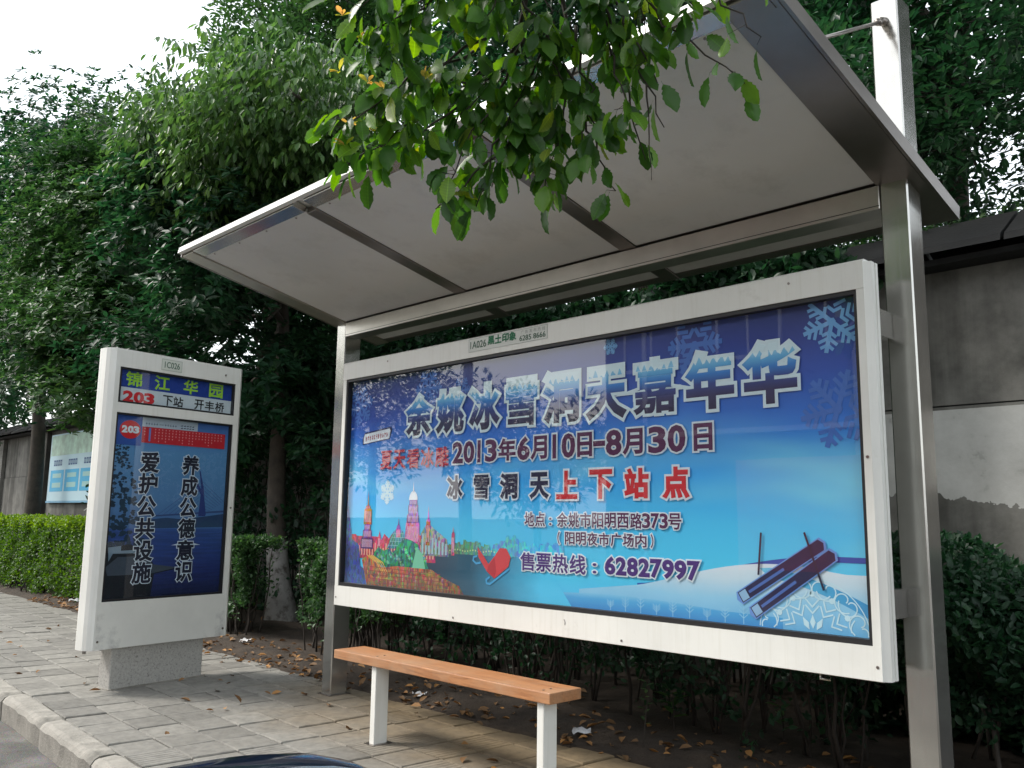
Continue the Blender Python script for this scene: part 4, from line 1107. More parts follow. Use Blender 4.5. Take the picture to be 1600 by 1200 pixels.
# sticker on the top rail
b = MB(); b.box(1.285, 1.915, -0.0015, -0.0002, 2.196, 2.275)
st_ = b.build('number_label', plain('label_white', (0.62, 0.64, 0.60), 0.4, var=0.03), board)
TL_ = lambda a, c, d: (a, -0.002 - d, c)
bb = MB()
for (x0, x1, z0, z1) in ((1.287, 1.913, 2.272, 2.2735), (1.287, 1.913, 2.1975, 2.199), (1.287, 1.2885, 2.199, 2.272), (1.9115, 1.913, 2.199, 2.272)): bb.poly([(x0, z0), (x1, z0), (x1, z1), (x0, z1)], TL_, 0.0001)
bb.build('label_border', flat('label_grey', (0.25, 0.27, 0.26)), st_)
gm = flat('label_green', srgb(60, 95, 75)); gb = flat('label_bold_green', srgb(30, 110, 75))
lettering('label_code', [('1A026', 1.302, 1.435, 2.215, 2.257)], gm, TL_, 0.0008, st_, bev=0.006)
lettering('label_name', [(c, 1.452 + i * 0.058, 1.452 + i * 0.058 + 0.050, 2.222, 2.268) for i, c in enumerate('黑土印象')], gb, TL_, 0.0008, st_, bev=0.04)
lettering('label_phone', [('6285 8666', 1.705, 1.90, 2.208, 2.238)], gm, TL_, 0.0008, st_, bev=0.006)
lettering('label_caption', [(c, 1.715 + i * 0.032, 1.715 + i * 0.032 + 0.022, 2.246, 2.266) for i, c in enumerate('广告发布热线')], flat('label_pale', (0.28, 0.31, 0.29)), TL_, 0.0008, st_, bev=0.0)

# ------------------------------------------------------------------ bench
bench = empty('bench', (1.38, -0.21, 0), 'narrow brown wooden bench on two white posts in front of the advertising board', 'bench')
b = MB(); b.box(0.51, 2.245, -0.322, -0.105, 0.420, 0.470); bevel(b.build('seat', M['wood'], bench), 0.004)
for x in (0.868, 2.150):
    b = MB(); b.box(x, x + 0.042, -0.305, -0.215, -0.02, 0.4195); bevel(b.build('leg', M['white_metal'], bench), 0.003)
for x in (0.868, 2.150):
    b = MB(); b.box(x - 0.025, x + 0.067, -0.325, -0.195, -0.01, 0.005); b.build('foot_plate', M['steel_dark'], bench)
    for yy in (-0.285, -0.235):
        b = MB(); b.tube([(x + 0.021, yy, 0.4695), (x + 0.021, yy, 0.4725)], 0.006, 8); b.build('bolt', M['steel_dark'], bench)
# crumpled plastic bag wedged under the seat end
bagm = plain('translucent_bag', (0.55, 0.56, 0.58), 0.3, var=0.2, scale=30, bump=0.6, bscale=30)

# ------------------------------------------------------------------ kiosk (stop sign)
KX, KY, KA = -1.5019, -0.9705, -0.17333
cK, sK = math.cos(KA), math.sin(KA)
def TK(a, z, d):   # a along the face, d outward from the face
    return (KX + a * sK + d * cK, KY + a * cK - d * sK, z)
kiosk = empty('stop_sign', (KX - 0.15, KY + 0.53, 0), 'tall white freestanding bus stop sign with route 203 panels on a granite block', 'bus stop sign')
KW, KZ0, KZ1, KT = 1.10, 0.292, 2.448, 0.20
# plinth
def TK3(a, d, z): return TK(a, z, d)
b = MB(); b.box(0.165, 0.925, -KT + 0.02, -0.035, -0.03, 0.291, T=TK3); o = fix_normals(b.build('plinth', M['granite'], kiosk)); bevel(o, 0.006)
# cabinet: octagonal ends
prof = [(0.0, 0.0), (-0.032, -0.03), (-0.045, -0.06), (-0.045, -KT + 0.06), (-0.032, -KT + 0.03), (0.0, -KT), (0.012, -KT), (0.012, 0.0)]
b = MB(); b.prism(prof, KZ0, KZ1, lambda a, d, z: TK(a, z, d)); fix_normals(b.build('side_profile', M['white_metal'], kiosk))
b = MB(); b.prism([(KW - a, d) for a, d in prof], KZ0, KZ1, lambda a, d, z: TK(a, z, d)); fix_normals(b.build('side_profile', M['white_metal'], kiosk))
w1 = (0.042, 1.056, 2.050, 2.314); w2 = (0.038, 1.048, 0.620, 1.977)
for z0, z1 in ((w1[3], KZ1), (w2[3], w1[2]), (KZ0, w2[2])):
    b = MB(); b.box(0.013, KW - 0.013, -0.05, -0.001, z0, z1, T=TK3)
    mat = M['white_metal']
    if z0 == KZ0: mat = plain('scuffed_white_metal', (0.70, 0.70, 0.66), 0.4, var=0.06, scale=3, stain=((0.38, 0.38, 0.37), 3.2, 0.56, 0.74))
    fix_normals(b.build('front_rail', mat, kiosk))
for z0, z1 in ((w1[2], w1[3]), (w2[2], w2[3])):
    for a0, a1 in ((0.013, w2[0]), (w2[1] + 0.006, KW - 0.013)):
        b = MB(); b.box(a0, a1, -0.05, -0.0015, z0 + 0.0004, z1 - 0.0004, T=TK3); fix_normals(b.build('front_stile', M['white_metal'], kiosk))
b = MB(); b.box(0.013, KW - 0.013, -KT, -0.051, KZ0 + 0.004, KZ1 - 0.004, T=TK3); fix_normals(b.build('cabinet', M['white_metal'], kiosk))
# black reveals
for (a0, a1, z0, z1) in (w1, w2):
    b = MB(); t = 0.014
    for (p0, p1, q0, q1) in ((a0, a1, z1 - t, z1), (a0, a1, z0, z0 + t), (a0, a0 + t, z0 + t, z1 - t), (a1 - t, a1, z0 + t, z1 - t)):
        b.box(p0, p1, -0.049, -0.006, q0, q1, T=TK3)
    fix_normals(b.build('black_gasket', M['black_gasket'], kiosk))
KD = -0.034
TKp = lambda a, z, d: TK(a, z, KD + d)
# header panel
b = MB(); b.box(w1[0] + 0.014, w1[1] - 0.014, -0.045, KD, w1[2] + 0.012, w1[3] - 0.012, T=TK3)
head = fix_normals(b.build('header_panel', flat('print_pale', srgb(214, 222, 226)), kiosk))
b = MB(); b.poly([(w1[0] + 0.0145, 2.172), (w1[1] - 0.0145, 2.172), (w1[1] - 0.0145, w1[3] - 0.0125), (w1[0] + 0.0145, w1[3] - 0.0125)], TKp, 0.0008)
b.build('blue_band', flat('print_sign_blue', srgb(26, 60, 150)), head)
lettering('stop_name_lettering', [(c, x - 0.062, x + 0.062, 2.186, 2.292) for c, x in zip('锦江华园', (0.17, 0.405, 0.655, 0.89))], flat('print_lime', srgb(165, 215, 60)), TKp, 0.0018, head, bev=0.026)
lettering('route_number_lettering', [(c, a, a + 0.070, 2.068, 2.142) for c, a in zip('203', (0.098, 0.184, 0.268))], red, TKp, 0.0018, head, bev=0.05)
lettering('next_stop_lettering', [(c, a, a + 0.082, 2.072, 2.148) for c, a in zip('下站开丰桥', (0.420, 0.512, 0.700, 0.796, 0.892))], flat('print_black', (0.012, 0.012, 0.018)), TKp, 0.0018, head, bev=0.018)
b = MB(); b.box(w1[0] + 0.001, w1[1] - 0.001, -0.024, -0.0215, w1[2] + 0.001, w1[3] - 0.001, T=TK3); fix_normals(b.build('glass_pane', M['glass'], kiosk))
# main panel: lake photograph
def kiosk_mat():
    m, n, p, o = new_mat('lake_print')
    ge = N(n, 'ShaderNodeNewGeometry'); sp = N(n, 'ShaderNodeSeparateXYZ'); n.links.new(ge.outputs['Position'], sp.inputs[0])
    mr = N(n, 'ShaderNodeMapRange', i_1=0.62, i_2=1.98); n.links.new(sp.outputs[2], mr.inputs[0])
    r = ramp(n, mr.outputs[0], [(0.0, srgb(20, 28, 66)), (0.15, srgb(34, 50, 112)), (0.35, srgb(46, 76, 142)), (0.375, srgb(52, 84, 150)), (0.38, srgb(70, 110, 165)), (0.55, srgb(88, 134, 182)), (0.8, srgb(92, 145, 192)), (1.0, srgb(70, 110, 185))])
    mp = N(n, 'ShaderNodeMapping'); mp.inputs['Scale'].default_value = (2, 2, 40); n.links.new(ge.outputs['Position'], mp.inputs[0])
    nz = N(n, 'ShaderNodeTexNoise', i_Scale=1.5, i_Detail=4.0); n.links.new(mp.outputs[0], nz.inputs['Vector'])
    rr_ = ramp(n, nz.outputs['Fac'], [(0.3, g3(0.75)), (0.7, g3(1.25))])
    mk = ramp(n, mr.outputs[0], [(0.0, (1, 1, 1)), (0.36, (1, 1, 1)), (0.38, (0, 0, 0))])
    mx = N(n, 'ShaderNodeMix', data_type='RGBA', blend_type='MULTIPLY'); n.links.new(mk.outputs[0], mx.inputs[0]); n.links.new(r.outputs[0], mx.inputs[6]); n.links.new(rr_.outputs[0], mx.inputs[7])
    n.links.new(mx.outputs[2], p.inputs['Base Color']); p.inputs['Roughness'].default_value = 0.55
    return m
b = MB(); b.box(w2[0] + 0.014, w2[1] - 0.014, -0.045, KD, w2[2] + 0.012, w2[3] - 0.012, T=TK3)
lake = fix_normals(b.build('lake_poster', kiosk_mat(), kiosk))
def onk(name, mbb, mat): return mbb.build(name, mat, lake)
A0, A1, Z0, Z1 = w2[0] + 0.0145, w2[1] - 0.0145, w2[2] + 0.0125, w2[3] - 0.0125
K2 = lambda pts, d: P_(pts, d, TKp)
onk('far_bank', K2([(A0 + 0.3, 1.135), (A0 + 0.3, 1.20), (0.52, 1.215), (0.66, 1.205), (0.80, 1.22), (0.92, 1.235), (A1, 1.25), (A1, 1.145)], 0.0006), flat('print_bank', srgb(38, 66, 104)))
onk('bridge_deck', K2([(0.42, 1.222), (A1, 1.262), (A1, 1.278), (0.42, 1.234)], 0.0009), flat('print_deck', srgb(52, 76, 128)))
b = MB(); b.poly([(0.80, 1.23), (0.865, 1.23), (0.835, 1.45), (0.795, 1.585), (0.785, 1.585), (0.812, 1.44)], TKp, 0.0012)
b.poly([(0.745, 1.50), (0.755, 1.52), (0.84, 1.40), (0.87, 1.24), (0.845, 1.24), (0.82, 1.38)], TKp, 0.0013)
onk('bridge_tower', b, flat('print_tower', srgb(40, 58, 122)))
b = MB()
for i in range(8):
    t = i / 7; stroke([(0.815 - 0.004 * i, 1.50 - 0.03 * i), (0.44 + 0.045 * i, 1.232)], 0.0028, TKp, 0.0010, b); stroke([(0.825, 1.50 - 0.03 * i), (A1 - 0.002 - 0.018 * i, 1.272 + (0.03 * (7 - i)) * 0.35)], 0.0028, TKp, 0.0010, b)
onk('bridge_cable', b, flat('print_cable', srgb(60, 84, 140)))
# trees at the left of the print
rr = random.Random(9); b = MB()
for i in range(230):
    z = 1.0 + rr.random() ** 1.2 * 0.78
    wd = 0.30 - 0.22 * ((z - 1.0) / 0.78)
    a = A0 + 0.018 + rr.random() * wd
    r_ = rr.uniform(0.008, 0.026) * (1.2 - (z - 1.0) * 0.8)
    q = [(a + r_ * rr.uniform(0.6, 1.3) * math.cos(t), z + r_ * rr.uniform(0.4, 0.9) * math.sin(t)) for t in np.linspace(0, 2 * math.pi, 8)[:-1]]
    q = [(max(A0 + 0.001, x), y) for x, y in q]
    b.poly(q, TKp, 0.0008 + i * 0.000003)
onk('print_tree_foliage', b, flat('print_tree_foliage', srgb(24, 52, 76)))
onk('promenade', K2([(A0, Z0), (A0, 1.0), (A0 + 0.18, 1.02), (A0 + 0.30, 0.99), (A0 + 0.34, 0.93), (A0 + 0.40, 0.86), (A0 + 0.62, 0.835), (A0 + 0.40, 0.80), (A0 + 0.38, Z0)], 0.0018), flat('print_promenade_dark', srgb(18, 24, 36)))
onk('walkway', K2([(A0 + 0.01, 0.86), (A0 + 0.10, 0.93), (A0 + 0.33, 0.935), (A0 + 0.38, 0.87), (A0 + 0.60, 0.84), (A0 + 0.36, 0.80), (A0 + 0.03, 0.80)], 0.0021), flat('print_walk', srgb(66, 76, 90)))
onk('light_strip', K2([(A0 + 0.02, 1.0), (A0 + 0.12, 1.01), (A0 + 0.12, 0.975), (A0 + 0.27, 0.98), (A0 + 0.25, 0.955), (A0 + 0.06, 0.955), (A0 + 0.03, 0.90)], 0.0023), flat('print_strip', srgb(120, 142, 160)))
# header strip of the lake poster
onk('top_left_block', K2([(A0, 1.745), (0.262, 1.745), (0.262, Z1), (A0, Z1)], 0.0026), flat('print_block_blue', srgb(48, 86, 168)))
onk('notice_strip', K2([(0.264, 1.893), (0.742, 1.893), (0.742, Z1), (0.264, Z1)], 0.0028), flat('print_notice', srgb(188, 200, 212)))
onk('red_schedule', K2([(0.266, 1.772), (1.003, 1.772), (1.003, 1.892), (0.266, 1.892)], 0.0031), flat('print_schedule_red', srgb(200, 30, 46)))
onk('schedule_mark', K2([(0.322, 1.785), (0.338, 1.785), (0.338, 1.885), (0.322, 1.885)], 0.0034), flat('print_schedule_blue', srgb(90, 130, 200)))
b = MB(); rr = random.Random(21)
for i in range(24):
    aa = 0.282 + i * 0.0295
    if 0.31 < aa < 0.345: continue
    for k in range(rr.randint(3, 5)):
        z = 1.878 - k * 0.022
        b.poly([(aa, z), (aa + 0.011, z), (aa + 0.011, z + 0.003), (aa, z + 0.003)], TKp, 0.0035); b.poly([(aa + 0.004, z - 0.007), (aa + 0.007, z - 0.007), (aa + 0.007, z + 0.006), (aa + 0.004, z + 0.006)], TKp, 0.0037)
onk('schedule_marks', b, flat('print_schedule_text', srgb(236, 170, 170)))
b = MB()
for i in range(5): b.poly([(0.29 + i * 0.022, 1.915), (0.306 + i * 0.022, 1.915), (0.306 + i * 0.022, 1.918), (0.29 + i * 0.022, 1.918)], TKp, 0.0032); b.poly([(0.296 + i * 0.022, 1.908), (0.299 + i * 0.022, 1.908), (0.299 + i * 0.022, 1.927), (0.296 + i * 0.022, 1.927)], TKp, 0.0033)
for i in range(5): b.poly([(0.45 + i * 0.022, 1.915), (0.466 + i * 0.022, 1.915), (0.466 + i * 0.022, 1.918), (0.45 + i * 0.022, 1.918)], TKp, 0.0032); b.poly([(0.456 + i * 0.022, 1.908), (0.459 + i * 0.022, 1.908), (0.459 + i * 0.022, 1.927), (0.456 + i * 0.022, 1.927)], TKp, 0.0033)
stroke([(0.405, 1.917), (0.44, 1.917)], 0.003, TKp, 0.0033, b)
for k in range(2):
    for i in range(5): b.poly([(0.59 + i * 0.025, 1.904 + k * 0.018), (0.608 + i * 0.025, 1.904 + k * 0.018), (0.608 + i * 0.025, 1.914 + k * 0.018), (0.59 + i * 0.025, 1.908 + k * 0.018)], TKp, 0.0033)
onk('notice_marks', b, flat('print_notice_text', srgb(60, 70, 95)))
b = MB(); b.poly(disc(0.170, 1.860, 0.084, 28, 0.068), TKp, 0.0040); onk('route_disc', b, red)
lettering('route_disc_lettering', [(c, a, a + 0.036, 1.838, 1.884) for c, a in zip('203', (0.107, 0.154, 0.199))], W_, TKp, 0.0050, lake, bev=0.06)
pw = flat('print_white_k', srgb(215, 225, 235)); pk = flat('print_ink', srgb(20, 22, 48))
colL = [(c, 0.347 - 0.072, 0.347 + 0.072, z - 0.072, z + 0.072) for c, z in zip('爱护公共设施', (1.628, 1.468, 1.300, 1.136, 0.972, 0.812))]
colR = [(c, 0.701 - 0.069, 0.701 + 0.069, z - 0.072, z + 0.072) for c, z in zip('养成公德意识', (1.624, 1.462, 1.297, 1.136, 0.969, 0.808))]
lettering('slogan_outline', colL + colR, pw, TKp, 0.0042, lake, bev=0.032, grow=0.0065)
lettering('slogan_lettering', colL + colR, pk, TKp, 0.0056, lake, bev=0.032)
b = MB(); b.box(w2[0] + 0.001, w2[1] - 0.001, -0.024, -0.0215, w2[2] + 0.001, w2[3] - 0.001, T=TK3); fix_normals(b.build('glass_pane', M['glass'], kiosk))
b = MB(); b.box(0.365, 0.545, -0.0005, 0.001, 2.335, 2.425, T=TK3); kl = fix_normals(b.build('number_label', plain('label_cream', (0.60, 0.63, 0.57), 0.4, var=0.03), kiosk))
TKl = lambda a, z, d: TK(a, z, 0.0011 + d)
lettering('label_code', [('1C026', 0.392, 0.522, 2.357, 2.404)], gm, TKl, 0.0006, kl, bev=0.01)
bb = MB()
for (x0, x1, z0, z1) in ((0.368, 0.542, 2.420, 2.4225), (0.368, 0.542, 2.3375, 2.34), (0.368, 0.3705, 2.34, 2.42), (0.5395, 0.542, 2.34, 2.42)): bb.poly([(x0, z0), (x1, z0), (x1, z1), (x0, z1)], TKl, 0.0001)
bb.build('label_border', flat('label_grey_k', (0.3, 0.33, 0.3)), kl)
b = MB(); b.tube([TK(-0.02, 0.292, -0.07), TK(-0.02, 0.268, -0.07)], 0.012, 8); b.build('hinge_pin', M['steel_dark'], kiosk)

b = MB(); b.box(0.15, 0.94, -KT + 0.005, -0.02, -0.01, 0.007, T=TK3); fix_normals(b.build('mortar_bed', M['kerb'], kiosk))
for a_, z_ in ((0.95, 2.375), (1.075, 1.3), (0.03, 0.35), (1.07, 0.35)):
    b = MB(); b.tube([TK(a_, z_, -0.001), TK(a_, z_, 0.003)], 0.008, 10); b.build('lock_screw', M['steel_dark'], kiosk)
for x_, z_ in ((0.02, 0.72), (3.60, 0.72), (3.60, 1.5), (1.2, 0.69), (2.4, 0.69), (0.5, 2.24), (3.3, 2.24)):
    b = MB(); b.tube([(x_, 0.001, z_), (x_, -0.002, z_)], 0.006, 8); b.build('frame_screw', M['steel_dark'], board)
# ------------------------------------------------------------------ notice board on the far wall
nb = empty('notice_board', (-14.0, 2.76, 1.46), 'pale blue notice board hanging on the far wall above the hedge', 'notice board')
b = MB(); b.box(-15.05, -11.3, 2.735, 2.775, 1.47, 2.85); pan = b.build('panel', flat('notice_pale', srgb(190, 220, 232)), nb)
TN = lambda a, z, d: (a, 2.734 - d, z)
b = MB(); b.poly([(-15.0, 2.40), (-11.35, 2.40), (-11.35, 2.82), (-15.0, 2.82)], TN, 0.002); b.build('picture_strip', plain('notice_picture', srgb(176, 206, 190), 0.6, var=0.4, scale=3), pan)
b = MB(); b2 = MB(); b3 = MB()
for i in range(4):
    x0 = -14.92 + i * 0.88
    b.poly([(x0, 1.66), (x0 + 0.80, 1.66), (x0 + 0.80, 2.10), (x0, 2.10)], TN, 0.002)
    b2.poly([(x0 + 0.14, 1.94), (x0 + 0.66, 1.94), (x0 + 0.66, 2.03), (x0 + 0.14, 2.03)], TN, 0.004); b2.poly([(x0 + 0.14, 1.74), (x0 + 0.66, 1.74), (x0 + 0.66, 1.84), (x0 + 0.14, 1.84)], TN, 0.004)
    for k in range(4):
        c0 = x0 + 0.16 + k * 0.13
        b3.poly([(c0, 2.19), (c0 + 0.10, 2.19), (c0 + 0.10, 2.215), (c0, 2.215)], TN, 0.003); b3.poly([(c0, 2.28), (c0 + 0.10, 2.28), (c0 + 0.10, 2.30), (c0, 2.30)], TN, 0.003)
        b3.poly([(c0 + 0.01, 2.19), (c0 + 0.03, 2.19), (c0 + 0.03, 2.31), (c0 + 0.01, 2.31)], TN, 0.004); b3.poly([(c0 + 0.07, 2.19), (c0 + 0.09, 2.19), (c0 + 0.09, 2.31), (c0 + 0.07, 2.31)], TN, 0.004)
b.build('blue_box', flat('notice_blue', srgb(72, 176, 222)), pan); b2.build('pale_line', flat('notice_line', srgb(160, 205, 205)), pan)['kind'] = 'stuff'; b3.build('heading_marks', flat('notice_ink', srgb(50, 90, 150)), pan)
b = MB(); b.box(-15.09, -11.26, 2.73, 2.778, 1.43, 1.468); b.build('bottom_rail', flat('notice_rail', srgb(120, 170, 200)), nb)

# ------------------------------------------------------------------ fallen leaves and scraps
M['dry_leaf'] = leaf_mat('dry_leaf', (0.09, 0.05, 0.02), (0.22, 0.12, 0.05), (0.42, 0.21, 0.06), 0.7, 0.1)
n = 900
px = RNG.uniform(-9, 4.2, n); py = 0.47 + np.abs(RNG.normal(0, 0.35, n)); 
k = 70
px = np.concatenate([px, RNG.uniform(-6, 3.6, k)]); py = np.concatenate([py, RNG.uniform(-1.3, 0.5, k)]); n += k
py = np.where(px < -4, py + 0.25, py)
pz = np.array([max(bed_z(x, y), 0.0) + 0.012 for x, y in zip(px, py)])
ax = rand_dirs(n) * np.array([1, 1, 0.25]); up = np.array([0, 0, 1.0]) + 0.45 * rand_dirs(n)
mats = frames(np.stack([px, py, pz], 1), ax, up, RNG.uniform(0.035, 0.085, n))
LV = LEAF_V.copy(); LV[:, 2] *= 2.0; LV[:, 0] *= 1.35
bake('fallen_leaves', LV, LEAF_F, mats, np.clip(RNG.normal(0.45, 0.3, n), 0, 1), M['dry_leaf'], None, kind='stuff')
def scrap(name, label, cat, x, y, s, mat, group=None, z=None):
    rr = random.Random(int(x * 100)); v, f = [], []
    nn = 5
    for j in range(nn):
        for i in range(nn):
            v.append(((i / (nn - 1) - 0.5) * s * (1 + rr.uniform(-.15, .15)), (j / (nn - 1) - 0.5) * s * 0.7 * (1 + rr.uniform(-.15, .15)), rr.uniform(0, 0.35) * s))
    for j in range(nn - 1):
        for i in range(nn - 1): f.append((j * nn + i, j * nn + i + 1, (j + 1) * nn + i + 1, (j + 1) * nn + i))
    me = bpy.data.meshes.new(name); me.from_pydata(v, [], f); me.shade_smooth()
    o = link(name, me, mat); o.location = (x, y, z if z is not None else max(bed_z(x, y), 0) + 0.005); o.rotation_euler = (0, 0, rr.uniform(0, 3))
    tag(o, label, cat, group); return o
paper = flat('litter_white', (0.6, 0.6, 0.6), 0.6)
scrap('plastic_scrap', 'crumpled pale plastic bag on the soil beneath the left end of the bench', 'litter', 0.16, 0.62, 0.09, bagm)
scrap('paper_scrap', 'white paper scrap on dark soil behind the middle of the bench', 'litter', 0.45, 1.25, 0.09, paper)
scrap('paper_scrap', 'white crumpled wrapper on the soil near the right end of the bench', 'litter', 1.62, 0.62, 0.10, bagm)
scrap('paper_scrap', 'small white scrap on soil right of the stop sign', 'litter', -2.75, 0.86, 0.10, paper)
scrap('paper_scrap', 'pale wrapper lying on soil before the far left hedge', 'litter', -7.6, 0.95, 0.13, bagm)

# ------------------------------------------------------------------ shrubs, hedge
def hedge(label, x0, x1, y0, y1, z0, z1, n_sprigs, mat, leaf_len=0.035, stems=0, per=6, top_light=0.0, name='hedge', cat='hedge', rag=0.06, group=None):
    t = empty(name, ((x0 + x1) / 2, (y0 + y1) / 2, 0), label, cat, group)
    sb = MB()
    for i in range(stems):
        x = random.uniform(x0, x1); y = random.uniform(y0, y1)
        zz = max(bed_z(x, y), 0) - 0.02
        nst = random.randint(1, 3)
        for k in range(nst):
            e = (x + random.uniform(-0.18, 0.18), y + random.uniform(-0.15, 0.15), random.uniform(z0 + (z1 - z0) * 0.3, z1 - 0.03))
            limb(sb, (x + random.uniform(-.02, .02), y, zz), e, random.uniform(0.006, 0.014), 0.004, 5, 0.18, 5)
    if stems: sb.build('stems', M['bark_twig'], t, smooth=True, kind='stuff')
    K = per
    # box shell with ragged edges: sprigs concentrated at faces
    p = np.stack([RNG.uniform(x0, x1, n_sprigs), RNG.uniform(y0, y1, n_sprigs), RNG.uniform(z0, z1, n_sprigs)], 1)
    side = RNG.random(n_sprigs)
    p[:, 2] = np.where(side < 0.38, z1 - np.abs(RNG.normal(0, 0.03, n_sprigs)), p[:, 2])
    p[:, 1] = np.where((side >= 0.38) & (side < 0.8), y0 + np.abs(RNG.normal(0, 0.05, n_sprigs)), p[:, 1])
    wob = np.array([mnoise.noise(Vector((a * 2.2, b * 2, c * 3))) for a, b, c in p])
    p[:, 1] += wob * rag * 1.6; p[:, 2] += np.array([mnoise.noise(Vector((a * 1.7, 3, 1))) for a in p[:, 0]]) * rag
    # thin out low parts
    low = (p[:, 2] - z0) / (z1 - z0)
    keep = RNG.random(n_sprigs) < np.clip(0.35 + low * 1.4 + wob, 0.08, 1)
    p = p[keep]; ns = len(p)
    P = np.repeat(p, K, 0) + rand_dirs(ns * K) * leaf_len * 1.1
    rd = rand_dirs(ns * K); axis = rd + np.array([0, -0.2, 0.55]); up = np.array([0, -0.3, 1.0]) + 0.7 * rand_dirs(ns * K)
    mats = frames(P, axis, up, leaf_len * RNG.uniform(0.7, 1.3, ns * K))
    T = np.clip(np.repeat(RNG.uniform(0.1, 0.55, ns), K) + RNG.normal(0, .15, ns * K) + top_light * (np.repeat(low[keep], K) > 0.88), 0, 1)  # paler tone at the top paints in the light falling there
    V = LEAF_V.copy(); V[:, 0] *= 1.35
    bake('foliage', V, LEAF_F, mats, T, M[mat], t, kind='stuff')
    return t
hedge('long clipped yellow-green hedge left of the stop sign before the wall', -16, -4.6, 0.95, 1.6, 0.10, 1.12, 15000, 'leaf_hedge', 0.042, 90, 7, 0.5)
hedge('shaded green hedge block right behind the stop sign left of the whitewashed trunk', -4.5, -3.1, 0.95, 1.3, 0.20, 0.95, 3000, 'leaf_mid', 0.04, 30, 6, 0.1, rag=0.2)  # darker leaf material paints in the shade behind the sign
hedge('shaded green hedge block between the whitewashed trunk and the left shelter post', -2.02, -0.75, 0.95, 1.6, 0.30, 0.95, 2800, 'leaf_mid', 0.04, 30, 6, 0.1, rag=0.22)  # same darker leaf material, standing in for shade
hedge('thin hedge of bare stems in the dark under the advertising board', -0.7, 3.1, 1.0, 1.95, 0.15, 1.10, 2900, 'leaf_dark', 0.045, 60, 5, rag=0.2)
hedge('dark leafy shrub right of the right shelter post before the wall', 3.15, 4.6, 0.95, 1.9, 0.40, 1.04, 3800, 'leaf_dark', 0.045, 20, 6, 0.0, 'shrub', 'shrub', 0.28)
hedge('low dark undergrowth added to darken the foot of the plastered wall at right', 2.5, 5.5, 2.0, 2.7, 0.02, 0.75, 3500, 'leaf_dark', 0.085, 14, 6, 0.0, 'undergrowth', 'shrub', 0.2)  # foliage added to make the ground here darker
hedge('tall dark undergrowth added against the wall to block light behind the shelter', -10.5, 2.5, 2.15, 2.7, 0.02, 3.05, 10500, 'leaf_dark', 0.085, 60, 6, 0.0, 'undergrowth', 'shrub', 0.25)  # dense foliage added to block light and keep the background dark
# small seedling plants on the soil
def sprout(label, x, y, h_, nleaf, ll, seed, group=None):
    t = empty('seedling', (x, y, max(bed_z(x, y), 0)), label, 'plant', group)
    zb = t.location.z
    rr = random.Random(seed); sb = MB(); top = (x + rr.uniform(-.03, .03), y + rr.uniform(-.03, .03), zb + h_)
    sb.tube([(x, y, zb - 0.02), ((x + top[0]) / 2 + 0.008, y, zb + h_ / 2), top], [0.005, 0.004, 0.002], 5); sb.build('stem', M['bark_twig'], t)
    pos = np.array([[x + (top[0] - x) * q, y, zb + h_ * q] for q in np.linspace(0.35, 1, nleaf)])
    a = np.linspace(0, nleaf * 2.4, nleaf); ax = np.stack([np.cos(a), np.sin(a), np.full(nleaf, 0.35)], 1)
    bake('leaves', LEAF_V, LEAF_F, frames(pos, ax, np.tile([0, 0, 1.0], (nleaf, 1)), np.full(nleaf, ll)), RNG.uniform(0.3, 0.9, nleaf), M['leaf_mid'], t)
sprout('small leafy seedling on the soil right of the bench', 1.95, 1.05, 0.22, 9, 0.11, 1)
sprout('two-stemmed sprout at the pavement edge behind the bench right end', 2.02, 0.66, 0.34, 12, 0.05, 2)
sprout('low sprout with broad leaves in the dark under the board', 2.5, 1.3, 0.18, 7, 0.10, 3)

# ------------------------------------------------------------------ trees
# 1: tree with the whitewashed trunk between sign and shelter
cl = make_clumps(-4.7, 1.5, 4.3, 2.0, 1.5, 2.0, 46, 0.45, 0.85) + [(-3.75, 1.75, 2.45, .4, .4, .4), (-3.45, 1.9, 2.1, .28, .28, .3), (-5.6, 1.2, 2.9, .7, .6, .6), (-6.6, 1.3, 3.2, .8, .7, .7)]
tree('dark evergreen with whorled leaves and whitewashed trunk base beside the stop sign', (-4.24, 2.11, 0), (-4.45, 1.9, 4.6), 0.13, cl, 5400, 8, 0.13, 'whorl', 'leaf_dark', 'trees along the wall', whitewash=1.05)
# 2: lighter tree with hanging leaves above the kiosk
cl = make_clumps(-3.9, 0.9, 5.35, 1.35, 0.9, 0.75, 36, 0.35, 0.6) + make_clumps(-2.6, 1.2, 5.3, 1.1, 0.8, 0.8, 20, 0.35, 0.6)
tree('lighter green tree with drooping leaves rising behind the left end of the canopy', (-3.35, 2.45, 0), (-3.1, 1.9, 5.3), 0.09, cl, 4300, 7, 0.115, 'hang', 'leaf_droop', 'trees along the wall')
# 3: far left pair
cl = make_clumps(-14.5, 2.2, 6.9, 3.4, 1.6, 3.6, 66, 0.7, 1.3) + make_clumps(-17.0, 2.6, 7.6, 2.2, 1.8, 3.2, 40, 0.7, 1.2) + make_clumps(-12.0, 1.4, 3.7, 2.2, 0.8, 0.8, 16, 0.5, 0.8) + make_clumps(-18.0, 2.4, 4.2, 3.2, 0.8, 0.9, 20, 0.6, 0.9)
tree('large dark evergreen at the far left over the wall', (-14.4, 2.3, 0), (-14.6, 2.2, 6.5), 0.17, cl, 10500, 8, 0.135, 'whorl', 'leaf_dark', 'trees along the wall')
cl = make_clumps(-9.2, 1.9, 5.5, 2.4, 1.5, 2.3, 56, 0.55, 0.95) + make_clumps(-8.3, 1.2, 3.5, 1.8, 0.8, 0.9, 14, 0.45, 0.75) + [(-9.6, 2.2, 8.0, .35, .35, .7), (-8.8, 2.2, 7.8, .4, .4, .5)]
